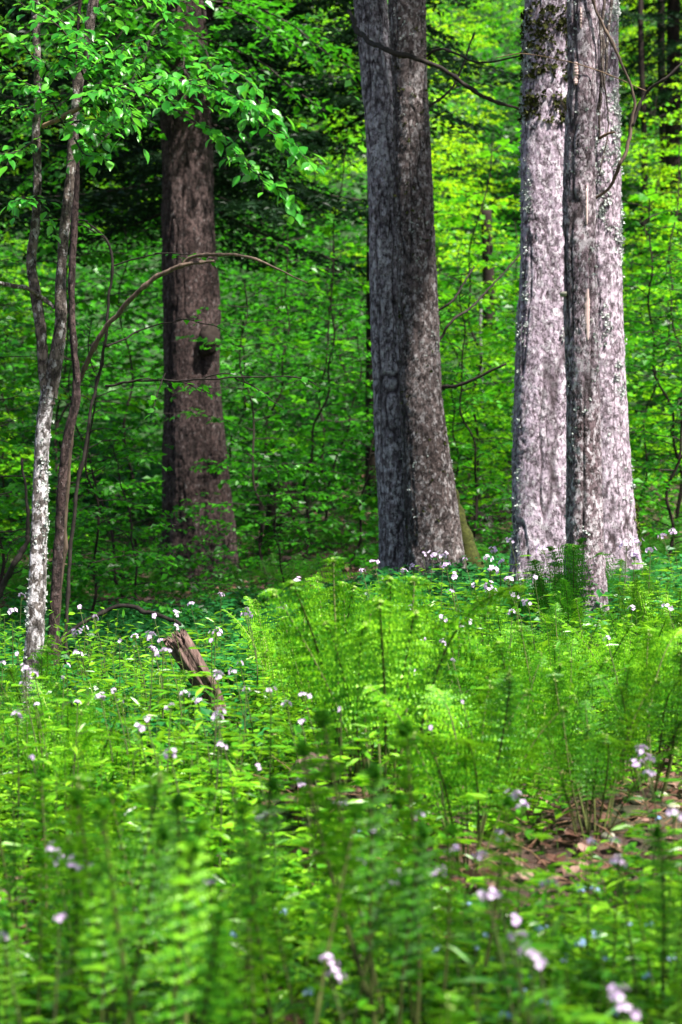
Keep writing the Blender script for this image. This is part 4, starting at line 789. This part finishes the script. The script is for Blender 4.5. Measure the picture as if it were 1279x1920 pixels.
# ------------------------------------------------------------------ ground cover
def bare(x, y):
    b = 1.2 * np.exp(-(((x - .90) / .33) ** 2 + ((y - 5.85) / .8) ** 2)) + 1.1 * np.exp(-(((x - .42) / .18) ** 2 + ((y - 5.45) / .55) ** 2)) + 1.6 * np.exp(-(((x + .06) / .19) ** 2 + ((y - 6.1) / .5) ** 2)) + .8 * np.exp(-(((x + .92) / .1) ** 2 + ((y - 5.5) / .5) ** 2))
    b = b + 1.2 * np.exp(-(((x + .50) / .14) ** 2 + ((y - 7.9) / .55) ** 2))
    b = b + 1.2 * np.exp(-(((x + 1.36) / .12) ** 2 + ((y - 8.6) / .4) ** 2))
    b = b + 1.3 * np.clip(vnoise(np.stack([x * 3.0, y * 1.6, 0 * x], -1), 77) - .25, 0, 1)
    return np.clip(b * 1.15, 0, 1)
def cover(name, label, n, y0, y1, mat, leaf, hgt, nleaf, tpl, cond=None, W=1.0, seed=0, stemm='stem', clump=0.35, up=.25):
    rg = np.random.default_rng(seed); y = y0 + (y1 - y0) * rg.uniform(0, 1, n) ** (.9); x = rg.uniform(-1, 1, n) * (.175 * y + .7)
    keep = rg.uniform(0, 1, n) > bare(x, y); keep &= (vnoise(np.stack([x * 1.7, y * 1.7, 0 * x], -1), seed + 2) + rg.uniform(-1, 1, n)) > -clump
    if cond is not None: keep &= cond(x, y, rg)
    x, y = x[keep], y[keep]; n = len(x); z = hill(x, y); mb = MB(); H = hgt * rg.uniform(.45, 1.25, n) * (1 + .3 * vnoise(np.stack([x, y, 0 * x], -1) * 1.3, seed + 5))
    a0 = rg.uniform(0, 6.28, n); lean = rg.normal(0, .15, (n, 2))
    # stalks as thin triangular prisms
    th = np.array([0, 2.09, 4.18]); r = .0016
    bse = np.stack([x[:, None] + r * np.cos(th), y[:, None] + r * np.sin(th), z[:, None] + 0 * th - .01], -1)
    tp = np.stack([(x + lean[:, 0] * H)[:, None] + .5 * r * np.cos(th), (y + lean[:, 1] * H)[:, None] + .5 * r * np.sin(th), (z + H)[:, None] + 0 * th], -1)
    v = np.concatenate([bse, tp], 1).reshape(-1, 3); f = np.array([[0, 1, 4, 3], [1, 2, 5, 4], [2, 0, 3, 5]]); mb.add(v, [(f[None] + (np.arange(n) * 6)[:, None, None]).reshape(-1, 4)], 1)
    for k in range(nleaf):
        s = .25 + .75 * (k + 1) / nleaf; a = a0 + k * 2.4 + rg.normal(0, .3, n); O = np.stack([x + lean[:, 0] * H * s, y + lean[:, 1] * H * s, z + H * s], -1)
        D = np.stack([np.cos(a), np.sin(a), up + rg.normal(0, .3, n)], -1); N = np.stack([-.3 * np.cos(a), -.3 * np.sin(a), np.ones(n)], -1) + rg.normal(0, .3, (n, 3))
        leaves(mb, O, D, N, leaf * rg.uniform(.55, 1.2, n) * (1.2 - .45 * s), W * rg.uniform(.8, 1.2, n), tpl, 0)
    o = obj(name, (mb, [M[mat], M[stemm]])); o['kind'] = 'stuff'; o['label'] = label; return o
shade = lambda x, y, rg: True
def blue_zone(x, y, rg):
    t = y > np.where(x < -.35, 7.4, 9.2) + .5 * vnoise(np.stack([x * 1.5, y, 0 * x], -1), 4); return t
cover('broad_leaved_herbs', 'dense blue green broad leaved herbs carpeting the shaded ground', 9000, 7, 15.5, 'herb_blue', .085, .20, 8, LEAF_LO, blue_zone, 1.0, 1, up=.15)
cover('low_leafy_herbs', 'bright green low leafy herbs covering the sunny slope', 16000, 2.4, 10.5, 'herb', .055, .17, 9, LEAF_LANCE, lambda x, y, rg: ~blue_zone(x, y, rg), 1.7, 2)
cover('round_leaved_herbs', 'small round leaved seedlings between the ferns', 9000, 2.6, 9.5, 'herb', .036, .09, 5, LEAF_LO, None, 1.25, 3)
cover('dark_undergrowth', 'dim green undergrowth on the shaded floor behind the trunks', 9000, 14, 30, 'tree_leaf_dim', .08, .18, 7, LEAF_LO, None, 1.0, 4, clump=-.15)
cover('tall_stalked_herbs', 'upright thin stalked herbs with narrow leaves among the ferns', 2600, 2.6, 11, 'herb', .07, .34, 9, LEAF_LANCE, None, 1.1, 6, stemm='stem_purple')
# far slope undergrowth
rg = np.random.default_rng(90); n = 60000; y = rg.uniform(26, 62, n); x = rg.uniform(-1, 1, n) * (.19 * y + 3); z = hill(x, y); mb = MB()
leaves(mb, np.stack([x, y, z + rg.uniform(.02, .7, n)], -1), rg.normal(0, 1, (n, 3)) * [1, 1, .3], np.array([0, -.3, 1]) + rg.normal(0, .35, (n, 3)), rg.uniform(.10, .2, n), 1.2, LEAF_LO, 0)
o = obj('slope_undergrowth', (mb, [M['tree_leaf_dim']])); o['kind'] = 'stuff'; o['label'] = 'leafy undergrowth in shade-darkened green covering the far slope'  # dark leaf colour stands in for shade in the gaps between saplings
# dead leaves and stalks on the bare soil
rg = np.random.default_rng(91); n = 9000; y = rg.uniform(2.5, 14, n); x = rg.uniform(-1, 1, n) * (.175 * y + .7); k = (bare(x, y) > rg.uniform(0, .9, n)) | (rg.uniform(0, 1, n) < .12); x, y = x[k], y[k]; n = len(x)
mb = MB(); leaves(mb, np.stack([x, y, hill(x, y) + rg.uniform(.012, .035, n)], -1), rg.normal(0, 1, (n, 3)) * [1, 1, .25], np.array([0, 0, 1]) + rg.normal(0, .5, (n, 3)), rg.uniform(.03, .065, n), 1.1, LEAF_HI, 0)
y2 = rg.uniform(15, 27, 5000); x2 = rg.uniform(-1, 1, 5000) * (.175 * y2 + .7); leaves(mb, np.stack([x2, y2, hill(x2, y2) + .03], -1), rg.normal(0, 1, (5000, 3)) * [1, 1, .25], np.array([0, -.2, 1]) + rg.normal(0, .5, (5000, 3)), rg.uniform(.05, .1, 5000), 1.1, LEAF_LO, 0)
o = obj('leaf_litter', (mb, [M['litter']])); o['kind'] = 'stuff'; o['label'] = 'brown dead leaves lying on the bare soil'
mb = MB()
for k in range(260):
    cx, cy, sx, sy = [(.95, 6.05, .28, .35), (.42, 5.5, .22, .3), (-.03, 6.1, .15, .25), (-.92, 5.5, .08, .4)][k % 4 if k % 3 else 0]; x, y = rg.normal(cx, sx), rg.normal(cy, sy); a = rg.uniform(0, 6.28); L = rg.uniform(.06, .3); z = float(hill(x, y)); tl = rg.uniform(-.1, .7)
    p = np.array([[x, y, z + .01], [x + math.cos(a) * L * .5, y + math.sin(a) * L * .5, z + .02 + L * tl * .5], [x + math.cos(a) * L, y + math.sin(a) * L, z + .02 + L * tl * .8]]); tube(mb, p, [.0020, .0017, .0008], 4)
o = obj('dead_fern_stalks', (mb, [M['straw']])); o['kind'] = 'stuff'; o['label'] = 'broken tan fern stalks strewn over the soil mound'
# dark mossy hummock with a hollow under it, and the rotten lump at the edge
for (px, py, d, rx, ry, rz, m, lab) in [(598, 1545, 6.45, .085, .08, .07, 'wood_rot', 'low rotten wood lump with mossy top below the tallest ferns'), (0, 1645, 5.2, .05, .08, .08, 'wood_rot', 'crumbling red brown rotten stump at the frame edge'), (28, 1672, 5.1, .03, .03, .02, 'moss_green', 'yellow green moss cushion beside the crumbling rotten stump')]:
    c = P(px, py, d); c[2] = float(hill(c[0], c[1])) + rz * .4; o = blob('rotten_stump' if m == 'wood_rot' else 'moss_cushion', c, (rx, ry, rz), M[m], None, c, 7, .5); o.location = tuple(c); tag(o, lab, 'stump' if m == 'wood_rot' else 'moss')
for k, (px, py) in enumerate([(1195, 1518), (1240, 1508), (1262, 1520), (1140, 1583), (785, 1525)]):
    x, y = ground_hit(px, py); c = np.array([x, y, float(hill(x, y)) + .012]); o = blob('pebble', c, (.022, .018, .014), M['fungus'], None, c, 30 + k, .2, 16, 10); o.location = tuple(c)
    tag(o, ['pale rounded pebble on the soil mound', 'pale pebble on the soil mound beneath the big lilac flower', 'outermost pale pebble on the soil mound', 'pebble at the foot of the orange stemmed fern', 'single pebble under the middle ferns'][k], 'stone')
